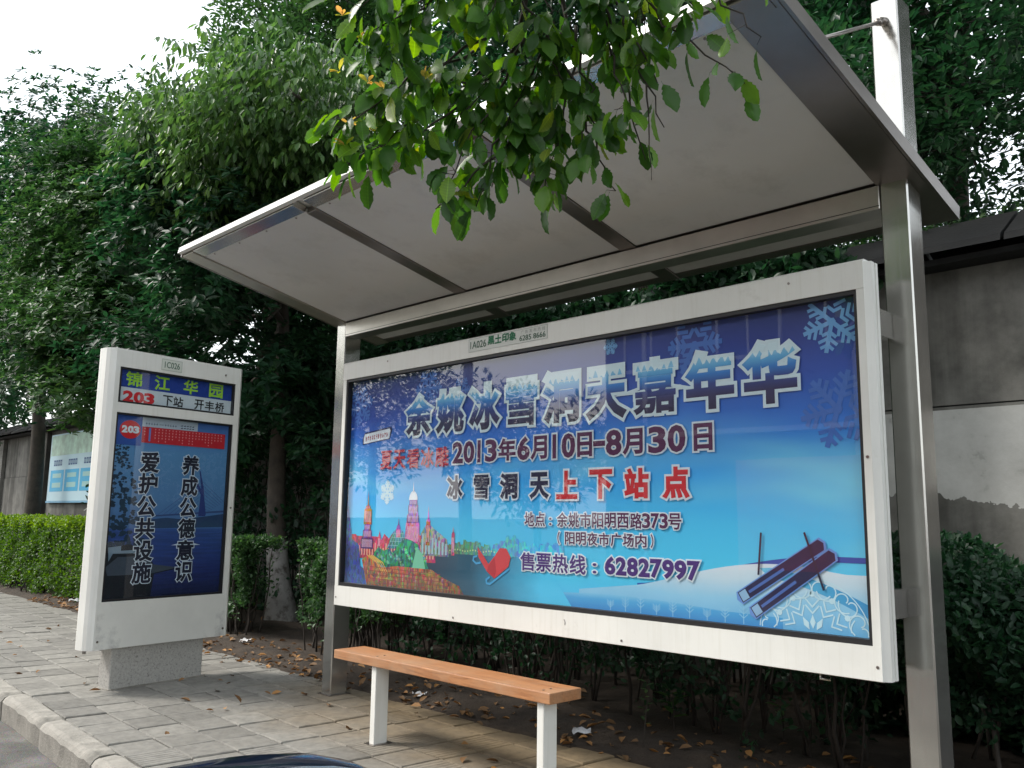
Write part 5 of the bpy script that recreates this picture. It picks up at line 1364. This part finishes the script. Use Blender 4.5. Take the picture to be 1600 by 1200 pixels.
tree('bushy evergreen rising behind the clipped hedge left of the stop sign', (-9.0, 2.2, 0), (-9.2, 2.1, 5.6), 0.15, cl, 9500, 8, 0.115, 'whorl', 'leaf_mid', 'trees along the wall')
# 4: tall tree behind, reaching out of the frame
cl = make_clumps(-7.5, 4.6, 9.8, 2.6, 1.6, 3.4, 60, 0.6, 1.1)
tree('tall tree with upright leafy crown behind the wall left of centre', (-7.0, 4.9, 0), (-6.9, 4.8, 9.5), 0.2, cl, 6500, 8, 0.14, 'loose', 'leaf_mid', 'trees behind the wall')
cl = make_clumps(-6.6, 4.8, 4.8, 3.4, 0.9, 2.2, 60, 0.7, 1.1)
tree('dense dark tree behind the wall beyond the whitewashed trunk', (-6.2, 5.0, 0), (-6.2, 5.0, 5.0), 0.16, cl, 3600, 8, 0.16, 'loose', 'leaf_dark', 'trees behind the wall')
# 5: trees behind the shelter
cl = make_clumps(-1.4, 5.0, 7.2, 3.0, 1.3, 3.2, 60, 0.7, 1.2)
tree('tall dark tree behind the wall above the middle of the canopy', (-1.4, 5.3, 0), (-1.3, 5.2, 7.0), 0.2, cl, 3600, 8, 0.15, 'loose', 'leaf_dark', 'trees behind the wall')
cl = make_clumps(2.2, 4.8, 5.9, 2.3, 1.5, 2.6, 80, 0.4, 0.75)
tree('dark tree with sky glinting through behind the white post at the right', (2.2, 5.3, 0), (2.3, 5.2, 6.0), 0.18, cl, 6000, 9, 0.10, 'loose', 'leaf_dark', 'trees behind the wall', limbs=30)
cl = make_clumps(4.6, 2.6, 4.9, 1.6, 1.2, 0.9, 40, 0.5, 0.9) + make_clumps(1.2, 2.3, 4.3, 2.2, 0.8, 0.6, 30, 0.4, 0.7) + make_clumps(-1.2, 2.4, 4.2, 1.5, 0.6, 0.7, 20, 0.4, 0.7)
tree('spreading dark tree overhead, added for shade between the shelter and the wall', (4.75, 2.45, 0), (4.3, 2.4, 4.5), 0.13, cl, 4800, 8, 0.08, 'loose', 'leaf_dark', 'trees along the wall', limbs=0)  # crown mostly out of view, added to shade the shelter and wall
# creeper along the coping
t = empty('creeper', (2.5, 3.1, 3.1), 'low green creeper growing over the dark coping of the wall at right', 'plant')
n = 1500
p = np.stack([RNG.uniform(-2, 6, n), RNG.normal(3.15, 0.12, n), 3.20 + np.abs(RNG.normal(0, 0.09, n))], 1)
K = 6; P = np.repeat(p, K, 0) + rand_dirs(n * K) * 0.05
bake('leaves', LEAF_V * np.array([1.4, 1, 1]), LEAF_F, frames(P, rand_dirs(n * K) + np.array([0, -.4, .2]), np.array([0, -.4, 1.0]) + .5 * rand_dirs(n * K), RNG.uniform(0.03, 0.06, n * K)), RNG.uniform(0.0, 0.7, n * K), M['leaf_mid'], t, kind='stuff')

# ------------------------------------------------------------------ street tree whose branch hangs in front of the canopy
street = empty('street_tree', (6.3, -1.05, 0), 'roadside tree whose low leafy branch hangs in front of the canopy', 'tree')
mb = MB()
mb.tube([(6.3, -1.05, -0.05), (6.28, -1.05, 0.3), (6.25, -1.1, 1.6), (6.1, -1.15, 3.0), (5.7, -1.25, 4.4)], [0.22, 0.15, 0.13, 0.12, 0.10], 12); mb.build('trunk', M['bark'], street, smooth=True)
cl = make_clumps(5.4, -1.6, 6.6, 2.8, 2.4, 0.8, 44, 0.5, 0.9) + make_clumps(3.0, -0.7, 5.9, 2.0, 1.0, 0.4, 16, 0.4, 0.6)
mats, tones = crown_leaves(cl, 3800, 6, 0.12, 'hang')
bake('crown', LEAF_V, LEAF_F, mats, tones, M['leaf_near'], street, kind='stuff')
lb = MB()
for c in cl[:16]: limb(lb, (5.7, -1.25, 4.3), c[:3], 0.05, 0.01, 6, 0.3, 6)
# detailed leaf
def big_leaf(seed):
    rr = random.Random(seed); n = 6; L = []
    w = [0.0, 0.13, 0.20, 0.235, 0.215, 0.125, 0.0]
    v = []; f = []
    for i in range(n + 1):
        y = 0.12 + 0.88 * i / n; bend = -0.16 * (i / n) ** 2
        v.append((0, y, bend))
    mid = list(range(n + 1))
    for sg in (1, -1):
        b0 = len(v)
        for i in range(1, n):
            y = 0.12 + 0.88 * i / n; bend = -0.16 * (i / n) ** 2
            v.append((sg * w[i], y + 0.02, bend + 0.055 + rr.uniform(-.012, .012)))
            v.append((sg * w[i] * 0.90, y + 0.07, bend + 0.05))
        e = list(range(b0, len(v)))
        f.append((mid[0], e[0], mid[1]) if sg > 0 else (mid[0], mid[1], e[0]))
        for i in range(1, n - 1):
            a, b_, c_ = e[(i - 1) * 2], e[(i - 1) * 2 + 1], e[i * 2]
            f.append((mid[i], a, b_) if sg > 0 else (mid[i], b_, a))
            f.append((mid[i], b_, c_, mid[i + 1]) if sg > 0 else (mid[i], mid[i + 1], c_, b_))
        a, b_ = e[(n - 2) * 2], e[(n - 2) * 2 + 1]
        f.append((mid[n - 1], a, b_) if sg > 0 else (mid[n - 1], b_, a)); f.append((mid[n - 1], b_, mid[n]) if sg > 0 else (mid[n - 1], mid[n], b_))
    # stalk
    b0 = len(v); v += [(-0.006, 0, 0.0), (0.006, 0, 0.0), (0.005, 0.13, 0.002), (-0.005, 0.13, 0.002)]; f.append((b0, b0 + 1, b0 + 2, b0 + 3))
    return np.array(v), f
def near_leaf_mat(name, kind):
    m, n, p, o = new_mat(name)
    oi = N(n, 'ShaderNodeObjectInfo'); tc = N(n, 'ShaderNodeTexCoord')
    stops = [(0.0, (0.028, 0.080, 0.015)), (0.5, (0.060, 0.155, 0.026)), (0.88, (0.13, 0.26, 0.036)), (1.0, (0.18, 0.20, 0.035))] if kind == 0 else [(0, (0.24, 0.30, 0.05)), (0.6, (0.38, 0.36, 0.09)), (1, (0.55, 0.36, 0.14))]
    r = ramp(n, oi.outputs['Random'], stops)
    sp = N(n, 'ShaderNodeSeparateXYZ'); n.links.new(tc.outputs['Object'], sp.inputs[0])
    ab = N(n, 'ShaderNodeMath', operation='ABSOLUTE'); n.links.new(sp.outputs[0], ab.inputs[0])
    wv = N(n, 'ShaderNodeTexWave', bands_direction='Y'); wv.inputs['Scale'].default_value = 3.4; wv.inputs['Distortion'].default_value = 0.5; n.links.new(tc.outputs['Object'], wv.inputs['Vector'])
    mr = ramp(n, ab.outputs[0], [(0.0, g3(1.6)), (0.02, g3(1.0))])
    wr = ramp(n, wv.outputs['Fac'], [(0.0, g3(0.93)), (0.9, g3(1.0)), (1.0, g3(1.10))])
    mx = N(n, 'ShaderNodeMix', data_type='RGBA', blend_type='MULTIPLY'); mx.inputs[0].default_value = 1; n.links.new(r.outputs[0], mx.inputs[6]); n.links.new(mr.outputs[0], mx.inputs[7])
    my = N(n, 'ShaderNodeMix', data_type='RGBA', blend_type='MULTIPLY'); my.inputs[0].default_value = 1; n.links.new(mx.outputs[2], my.inputs[6]); n.links.new(wr.outputs[0], my.inputs[7])
    n.links.new(my.outputs[2], p.inputs['Base Color']); p.inputs['Roughness'].default_value = 0.33; p.inputs['Specular IOR Level'].default_value = 0.5
    tr = N(n, 'ShaderNodeBsdfTranslucent'); hs = N(n, 'ShaderNodeHueSaturation', i_Hue=0.48, i_Saturation=1.2, i_Value=1.8); n.links.new(my.outputs[2], hs.inputs['Color']); n.links.new(hs.outputs[0], tr.inputs[0])
    ms = N(n, 'ShaderNodeMixShader'); ms.inputs[0].default_value = 0.5; n.links.new(p.outputs[0], ms.inputs[1]); n.links.new(tr.outputs[0], ms.inputs[2]); n.links.new(ms.outputs[0], o.inputs[0])
    return m
NL = near_leaf_mat('near_leaf_green', 0); NY = near_leaf_mat('near_leaf_young', 1)
leaf_meshes = []
for s in range(4):
    v, f = big_leaf(s); me = bpy.data.meshes.new('leaf'); me.from_pydata([tuple(q) for q in v], [], f); me.materials.append(NL); me.shade_smooth(); leaf_meshes.append(me)
v, f = big_leaf(9); young = bpy.data.meshes.new('leaf'); young.from_pydata([tuple(q) for q in v], [], f); young.materials.append(NY); young.shade_smooth()
# twigs: world positions of twig ends in front of the canopy; each carries a spray of leaves
def camray(px, py, d):
    """place in space: distance d along a view direction given in picture units, used only to plan the branch"""
    f_ = 1365.59
    v = -_b * f_ + _r * (px - 800) - _u * (py - 600); v.normalize(); return CAMP + v * d
CAMP = Vector((5.03223, -3.32982, 1.25))
TW = [
 # start(px,py,d) end(px,py,d) leaves
 ((860, -120, 3.3), (560, 60, 3.0), 24), ((860, -120, 3.3), (640, 20, 3.1), 20), ((860, -100, 3.3), (700, 60, 3.2), 20),
 ((760, 60, 3.2), (530, 200, 2.9), 24), ((740, 80, 3.2), (590, 150, 3.0), 20), ((760, 100, 3.2), (540, 262, 2.9), 24), ((760, 120, 3.2), (620, 235, 3.0), 22),
 ((820, 60, 3.2), (690, 300, 3.0), 20), ((820, 60, 3.2), (720, 180, 3.1), 24), ((860, 60, 3.2), (790, 210, 3.1), 26), ((860, 40, 3.2), (770, 290, 3.05), 20),
 ((900, 40, 3.2), (850, 300, 3.0), 24), ((880, 40, 3.2), (860, 200, 3.1), 24), ((920, 20, 3.2), (910, 250, 3.0), 16), ((940, 10, 3.2), (980, 180, 2.95), 15),
 ((950, -20, 3.2), (1030, 130, 3.0), 10), ((960, -60, 3.2), (1160, 130, 2.9), 6), ((940, 0, 3.2), (1040, 200, 3.0), 7), ((900, 150, 3.15), (960, 300, 3.0), 8), ((940, 40, 3.2), (1010, 250, 3.0), 5), ((1040, -100, 3.1), (1190, 60, 2.9), 8), ((900, -80, 3.3), (960, 60, 3.1), 22),
 ((900, -100, 3.3), (830, 90, 3.15), 24), ((840, -120, 3.3), (760, 30, 3.1), 22), ((820, 120, 3.2), (830, 250, 3.1), 20), ((1000, -100, 3.2), (1040, 20, 3.0), 12), ((1120, -120, 3.2), (1215, 10, 2.9), 6), ((760, 140, 3.15), (660, 110, 3.05), 16), ((800, -60, 3.2), (880, 130, 3.1), 20), ((700, -40, 3.2), (600, 95, 3.0), 16), ((1000, -140, 3.2), (1080, 10, 3.0), 12), ((960, -140, 3.2), (1010, 60, 3.05), 14), ((720, -140, 3.2), (560, 10, 3.0), 16), ((820, 140, 3.15), (740, 330, 3.0), 8), ((820, 200, 3.1), (680, 325, 3.0), 6), ((880, 100, 3.15), (940, 215, 3.0), 14),
]
tb = MB()
hub = Vector((5.6, -1.25, 4.3))
for hx, hy, hd in ((860, -120, 3.3), (1000, -120, 3.2)):
    limb(tb, hub, camray(hx, hy, hd), 0.03, 0.012, 6, 0.1, 7)
limb(tb, camray(860, -120, 3.3), camray(790, 110, 3.2), 0.011, 0.006, 6, 0.1, 6)
limb(tb, camray(860, -120, 3.3), camray(890, 80, 3.2), 0.011, 0.006, 6, 0.1, 6)
limb(tb, camray(1000, -120, 3.2), camray(940, 0, 3.2), 0.009, 0.005, 5, 0.1, 6)
LP = []
for (a, e, nl_) in TW:
    A, E = camray(*a), camray(*e)
    pts = limb(tb, A, E, 0.006, 0.0018, 8, 0.22, 5)
    L = (E - A).length
    for i in range(int(nl_ * 1.55)):
        q = 1 - (random.random() ** 1.3) * min(1.0, 0.50 / L)
        k = q * (len(pts) - 1); k0 = min(int(k), len(pts) - 2); p = Vector(pts[k0]).lerp(Vector(pts[k0 + 1]), k - k0)
        side = Vector((random.gauss(0, 1), random.gauss(0, 1), random.gauss(0, 0.4))).normalized()
        ln = random.uniform(0.02, 0.10) * random.random()
        base = p + side * ln
        if ln > 0.03: tb.tube([p, base], [0.0012, 0.0008], 4)
        droop = random.uniform(0.25, 1.5)
        axis = side * 0.75 + (E - A).normalized() * 0.35 + Vector((0, 0, -droop))
        LP.append((base, axis.normalized(), random.uniform(0.072, 0.13), q))
limb(tb, camray(1010, 130, 3.0), camray(1018, 280, 2.95), 0.0035, 0.0012, 7, 0.12, 5)
lb.v and lb.build('branches', M['bark'], street, smooth=True)
tb.build('twigs', M['bark_twig'], street, smooth=True)
random.shuffle(LP)
def orient(axis, up):
    y = axis.normalized(); x = y.cross(up).normalized(); z = x.cross(y); return Matrix((x, y, z)).transposed()
off = Vector(street.location)
lv_stuff = []
for i, (p, ax, s, q) in enumerate(LP):
    up = (Vector((random.gauss(0, .7), random.gauss(0, .7) - 0.4, 1)) ).normalized()
    if i < 300:
        o = bpy.data.objects.new('leaf', random.choice(leaf_meshes)); COL.objects.link(o); o.parent = street
        R = orient(ax, up).to_4x4(); o.matrix_local = Matrix.Translation(p - off) @ R @ Matrix.Scale(s, 4)
    else: lv_stuff.append((p, ax, up, s))
if lv_stuff:
    v, f = big_leaf(1)
    V4 = np.array([list(p) for p, _, _, _ in lv_stuff]); A4 = np.array([list(a) for _, a, _, _ in lv_stuff]); U4 = np.array([list(u) for _, _, u, _ in lv_stuff]); S4 = np.array([s for *_, s in lv_stuff])
    fm = [q if len(q) == 4 else q + (q[2],) for q in f]
    mb = MB(); MT = frames(V4, A4, U4, S4)
    for Mx in MT:
        W4 = (Mx[:3, :3] @ v.T).T + Mx[:3, 3]; mb.add([tuple(w) for w in W4], f)
    o = mb.build('more_leaves', M['leaf_near'], street, smooth=True, kind='stuff')
    at = o.data.attributes.new('tone', 'FLOAT', 'FACE'); at.data.foreach_set('value', np.repeat(RNG.uniform(0.05, 0.85, len(MT)), len(f)).astype(np.float32))
# young yellow shoots
for (px_, py_, d) in ((535, 25, 2.98), (570, 62, 2.98), (530, 112, 2.9), (575, 130, 2.95), (540, 228, 2.88), (545, 195, 2.9), (580, 205, 2.95), (665, 125, 3.0), (600, 140, 2.95)):
    c = camray(px_, py_, d)
    for k in range(4):
        a = Vector((random.gauss(0, .8), random.gauss(0, .8), 0.6)).normalized()
        o = bpy.data.objects.new('young_leaf', young); COL.objects.link(o); o.parent = street
        o.matrix_local = Matrix.Translation(c - off) @ orient(a, Vector((0, -.3, 1))).to_4x4() @ Matrix.Scale(random.uniform(0.025, 0.045), 4)

# ------------------------------------------------------------------ across the street (seen in the glass)
bld = empty('opposite_building', (2, -15, -0.2), 'grey building across the street mirrored in the poster glass', 'building')
b = MB(); b.box(-9.98, 16, -24, -15, -0.2, 8.4); b.build('wall', plain('grey_render', (0.17, 0.165, 0.155), 0.8, var=0.15, scale=1.0), bld)
wm = bpy.data.meshes.new('window'); bb = MB(); bb.box(-0.8, 0.8, -0.04, 0.03, -0.75, 0.75); wm.from_pydata(bb.v, [], bb.f); wm.materials.append(plain('dark_window', (0.03, 0.04, 0.05), 0.1, var=0.1))
fm_ = bpy.data.meshes.new('window_frame'); bb = MB()
for (x0, x1, z0, z1) in ((-0.86, 0.86, 0.75, 0.83), (-0.86, 0.86, -0.83, -0.75), (-0.86, -0.80, -0.75, 0.75), (0.80, 0.86, -0.75, 0.75), (-0.025, 0.025, -0.75, 0.75)): bb.box(x0, x1, -0.06, 0.06, z0, z1)
fm_.from_pydata(bb.v, [], bb.f); fm_.materials.append(M['white_metal'])
for i in range(9):
    for j in range(1, 2):
        o = link('window', wm, None, bld, (-10.4 + i * 2.8, 0.03, 3.1 + j * 3.0)); q = link('window_frame', fm_, None, o)
for i in range(5):
    b = MB(); b.tube([(-8.6 + i * 5.6, -14.9, 0), (-8.6 + i * 5.6, -14.9, 8.3)], 0.06, 6); b.build('downpipe', M['white_metal'], bld)
for j in range(2):
    b = MB(); b.box(-9.9, 15.9, -14.998, -14.8, 3.3 + j * 3.0, 3.42 + j * 3.0); b.build('ledge', M['white_metal'], bld)
sh = empty('reflection_banner', (-1.2, -12.6, -0.2), 'made-up red banner across the street, added for its red reflection in the posts', 'banner')  # invented red surface, placed to reflect in the steel posts
b = MB(); b.box(-4.6, 1.6, -12.62, -12.58, 0.3, 2.5); b.build('cloth', flat('banner_red', (0.80, 0.10, 0.04)), sh)
for x in (-4.6, 1.6): b = MB(); b.tube([(x, -12.64, -0.2), (x, -12.64, 2.2)], 0.03, 6); b.build('post', M['steel'], sh)
cl = make_clumps(-20, -14, 5.0, 4.5, 1.5, 2.6, 40, 0.8, 1.4)
tree('leafy tree across the street mirrored at the left of the glass', (-19.5, -14.2, -0.2), (-19.7, -14.2, 5.0), 0.2, cl, 1600, 7, 0.26, 'loose', 'leaf_mid', name='street_tree')
cl = make_clumps(-11.4, -13.2, 3.3, 3.6, 0.9, 1.5, 26, 0.7, 1.0)
tree('low tree across the street beside the grey building', (-11, -13.4, -0.2), (-11, -13.4, 3.0), 0.12, cl, 1000, 7, 0.24, 'loose', 'leaf_mid', name='street_tree')
pole = empty('utility_pole', (-13.4, -13.0, -0.2), 'concrete utility pole with wires across the street', 'utility pole')
b = MB(); b.tube([(-13.4, -13, -0.2), (-13.4, -13, 10)], [0.19, 0.13], 10); b.box(-14.4, -12.4, -13.06, -12.94, 7.4, 7.52); b.build('shaft', plain('pole_concrete', (0.3, 0.29, 0.27), 0.8), pole)
for k in range(7):
    z = 6.0 + k * 0.36; b = MB()
    b.tube([(-30 + i * 5.0, -12.9 - 0.05 * k, z + 0.02 * (i - 5) ** 2 + 0.05 * math.sin(i + k)) for i in range(11)], 0.016, 5); b.build('wire', M['black_gasket'], pole)

# ------------------------------------------------------------------ the photographer's car: door and wing mirror
car = empty('car', (4.7, -3.25, -0.14), 'dark car at the kerb, only the top of its wing mirror in view', 'car')
navy = plain('navy_car_paint', (0.006, 0.010, 0.022), 0.12, var=0.1, spec=0.7)
# mirror housing: squashed ellipsoid with a flat rear
mc = Vector((4.328, -2.982, 0.940))
ax1 = Vector((0.06, 1.0, 0)).normalized(); ax2 = Vector((1, -0.06, 0)).normalized()
def ell(c, ra, rb, rc, nu=28, nv=14, cut=None):
    v, f = [], []
    for j in range(nv + 1):
        t = math.pi * j / nv
        for i in range(nu):
            s = 2 * math.pi * i / nu
            x, y, z = math.sin(t) * math.cos(s), math.sin(t) * math.sin(s), math.cos(t)
            sq = lambda w: math.copysign(abs(w) ** 0.8, w)
            y2 = sq(y); 
            if cut is not None and y2 > cut: y2 = cut
            p = c + ax1 * ra * sq(x) + ax2 * rb * y2 + Vector((0, 0, rc * sq(z)))
            v.append(tuple(p))
    for j in range(nv):
        for i in range(nu): f.append((j * nu + i, j * nu + (i + 1) % nu, (j + 1) * nu + (i + 1) % nu, (j + 1) * nu + i))
    return v, f
b = MB(); v, f = ell(mc, 0.205, 0.075, 0.108, cut=0.45); b.add(v, f); b.build('mirror_housing', navy, car, smooth=True)
rim = MB(); pts = [tuple(mc + ax2 * 0.036 + ax1 * 0.198 * math.copysign(abs(math.cos(t)) ** 0.8, math.cos(t)) + Vector((0, 0, 0.101 * math.copysign(abs(math.sin(t)) ** 0.8, math.sin(t))))) for t in np.linspace(0, 2 * math.pi, 40)]
rim.tube(pts, 0.006, 6, caps=False); rim.build('mirror_rim', plain('grey_rubber', (0.12, 0.14, 0.16), 0.25), car, smooth=True)
b = MB(); gpts = [mc + ax2 * 0.037 + ax1 * 0.192 * math.cos(t) + Vector((0, 0, 0.096 * math.sin(t))) for t in np.linspace(0, 2 * math.pi, 33)[:-1]]
b.add([tuple(p) for p in gpts], [tuple(range(32))]); mg, n_, p_, o_ = new_mat('mirror_glass'); p_.inputs['Metallic'].default_value = 1; p_.inputs['Roughness'].default_value = 0.03; p_.inputs['Base Color'].default_value = (0.7, 0.75, 0.8, 1)
b.build('mirror_glass', mg, car)
b = MB(); b.tube([tuple(mc - ax1 * 0.13 + Vector((0, 0, -0.05))), (4.38, -3.13, 0.84)], [0.03, 0.035], 10); b.build('mirror_arm', navy, car, smooth=True)
b = MB()
prof = [(-3.16, 0.84), (-3.115, 0.80), (-3.09, 0.6), (-3.10, 0.25), (-3.16, 0.12), (-3.24, 0.12), (-3.24, 0.84)]
b.prism(prof, 4.25, 5.5, lambda y, z, x: (x, y, z - 0.0)); fix_normals(b.build('door', navy, car))
b = MB(); b.tube([(4.32, -3.02, 0.14), (4.32, -3.24, 0.14)], 0.27, 24); b.build('wheel', flat('tyre_black', (0.02, 0.02, 0.02), 0.8), car)
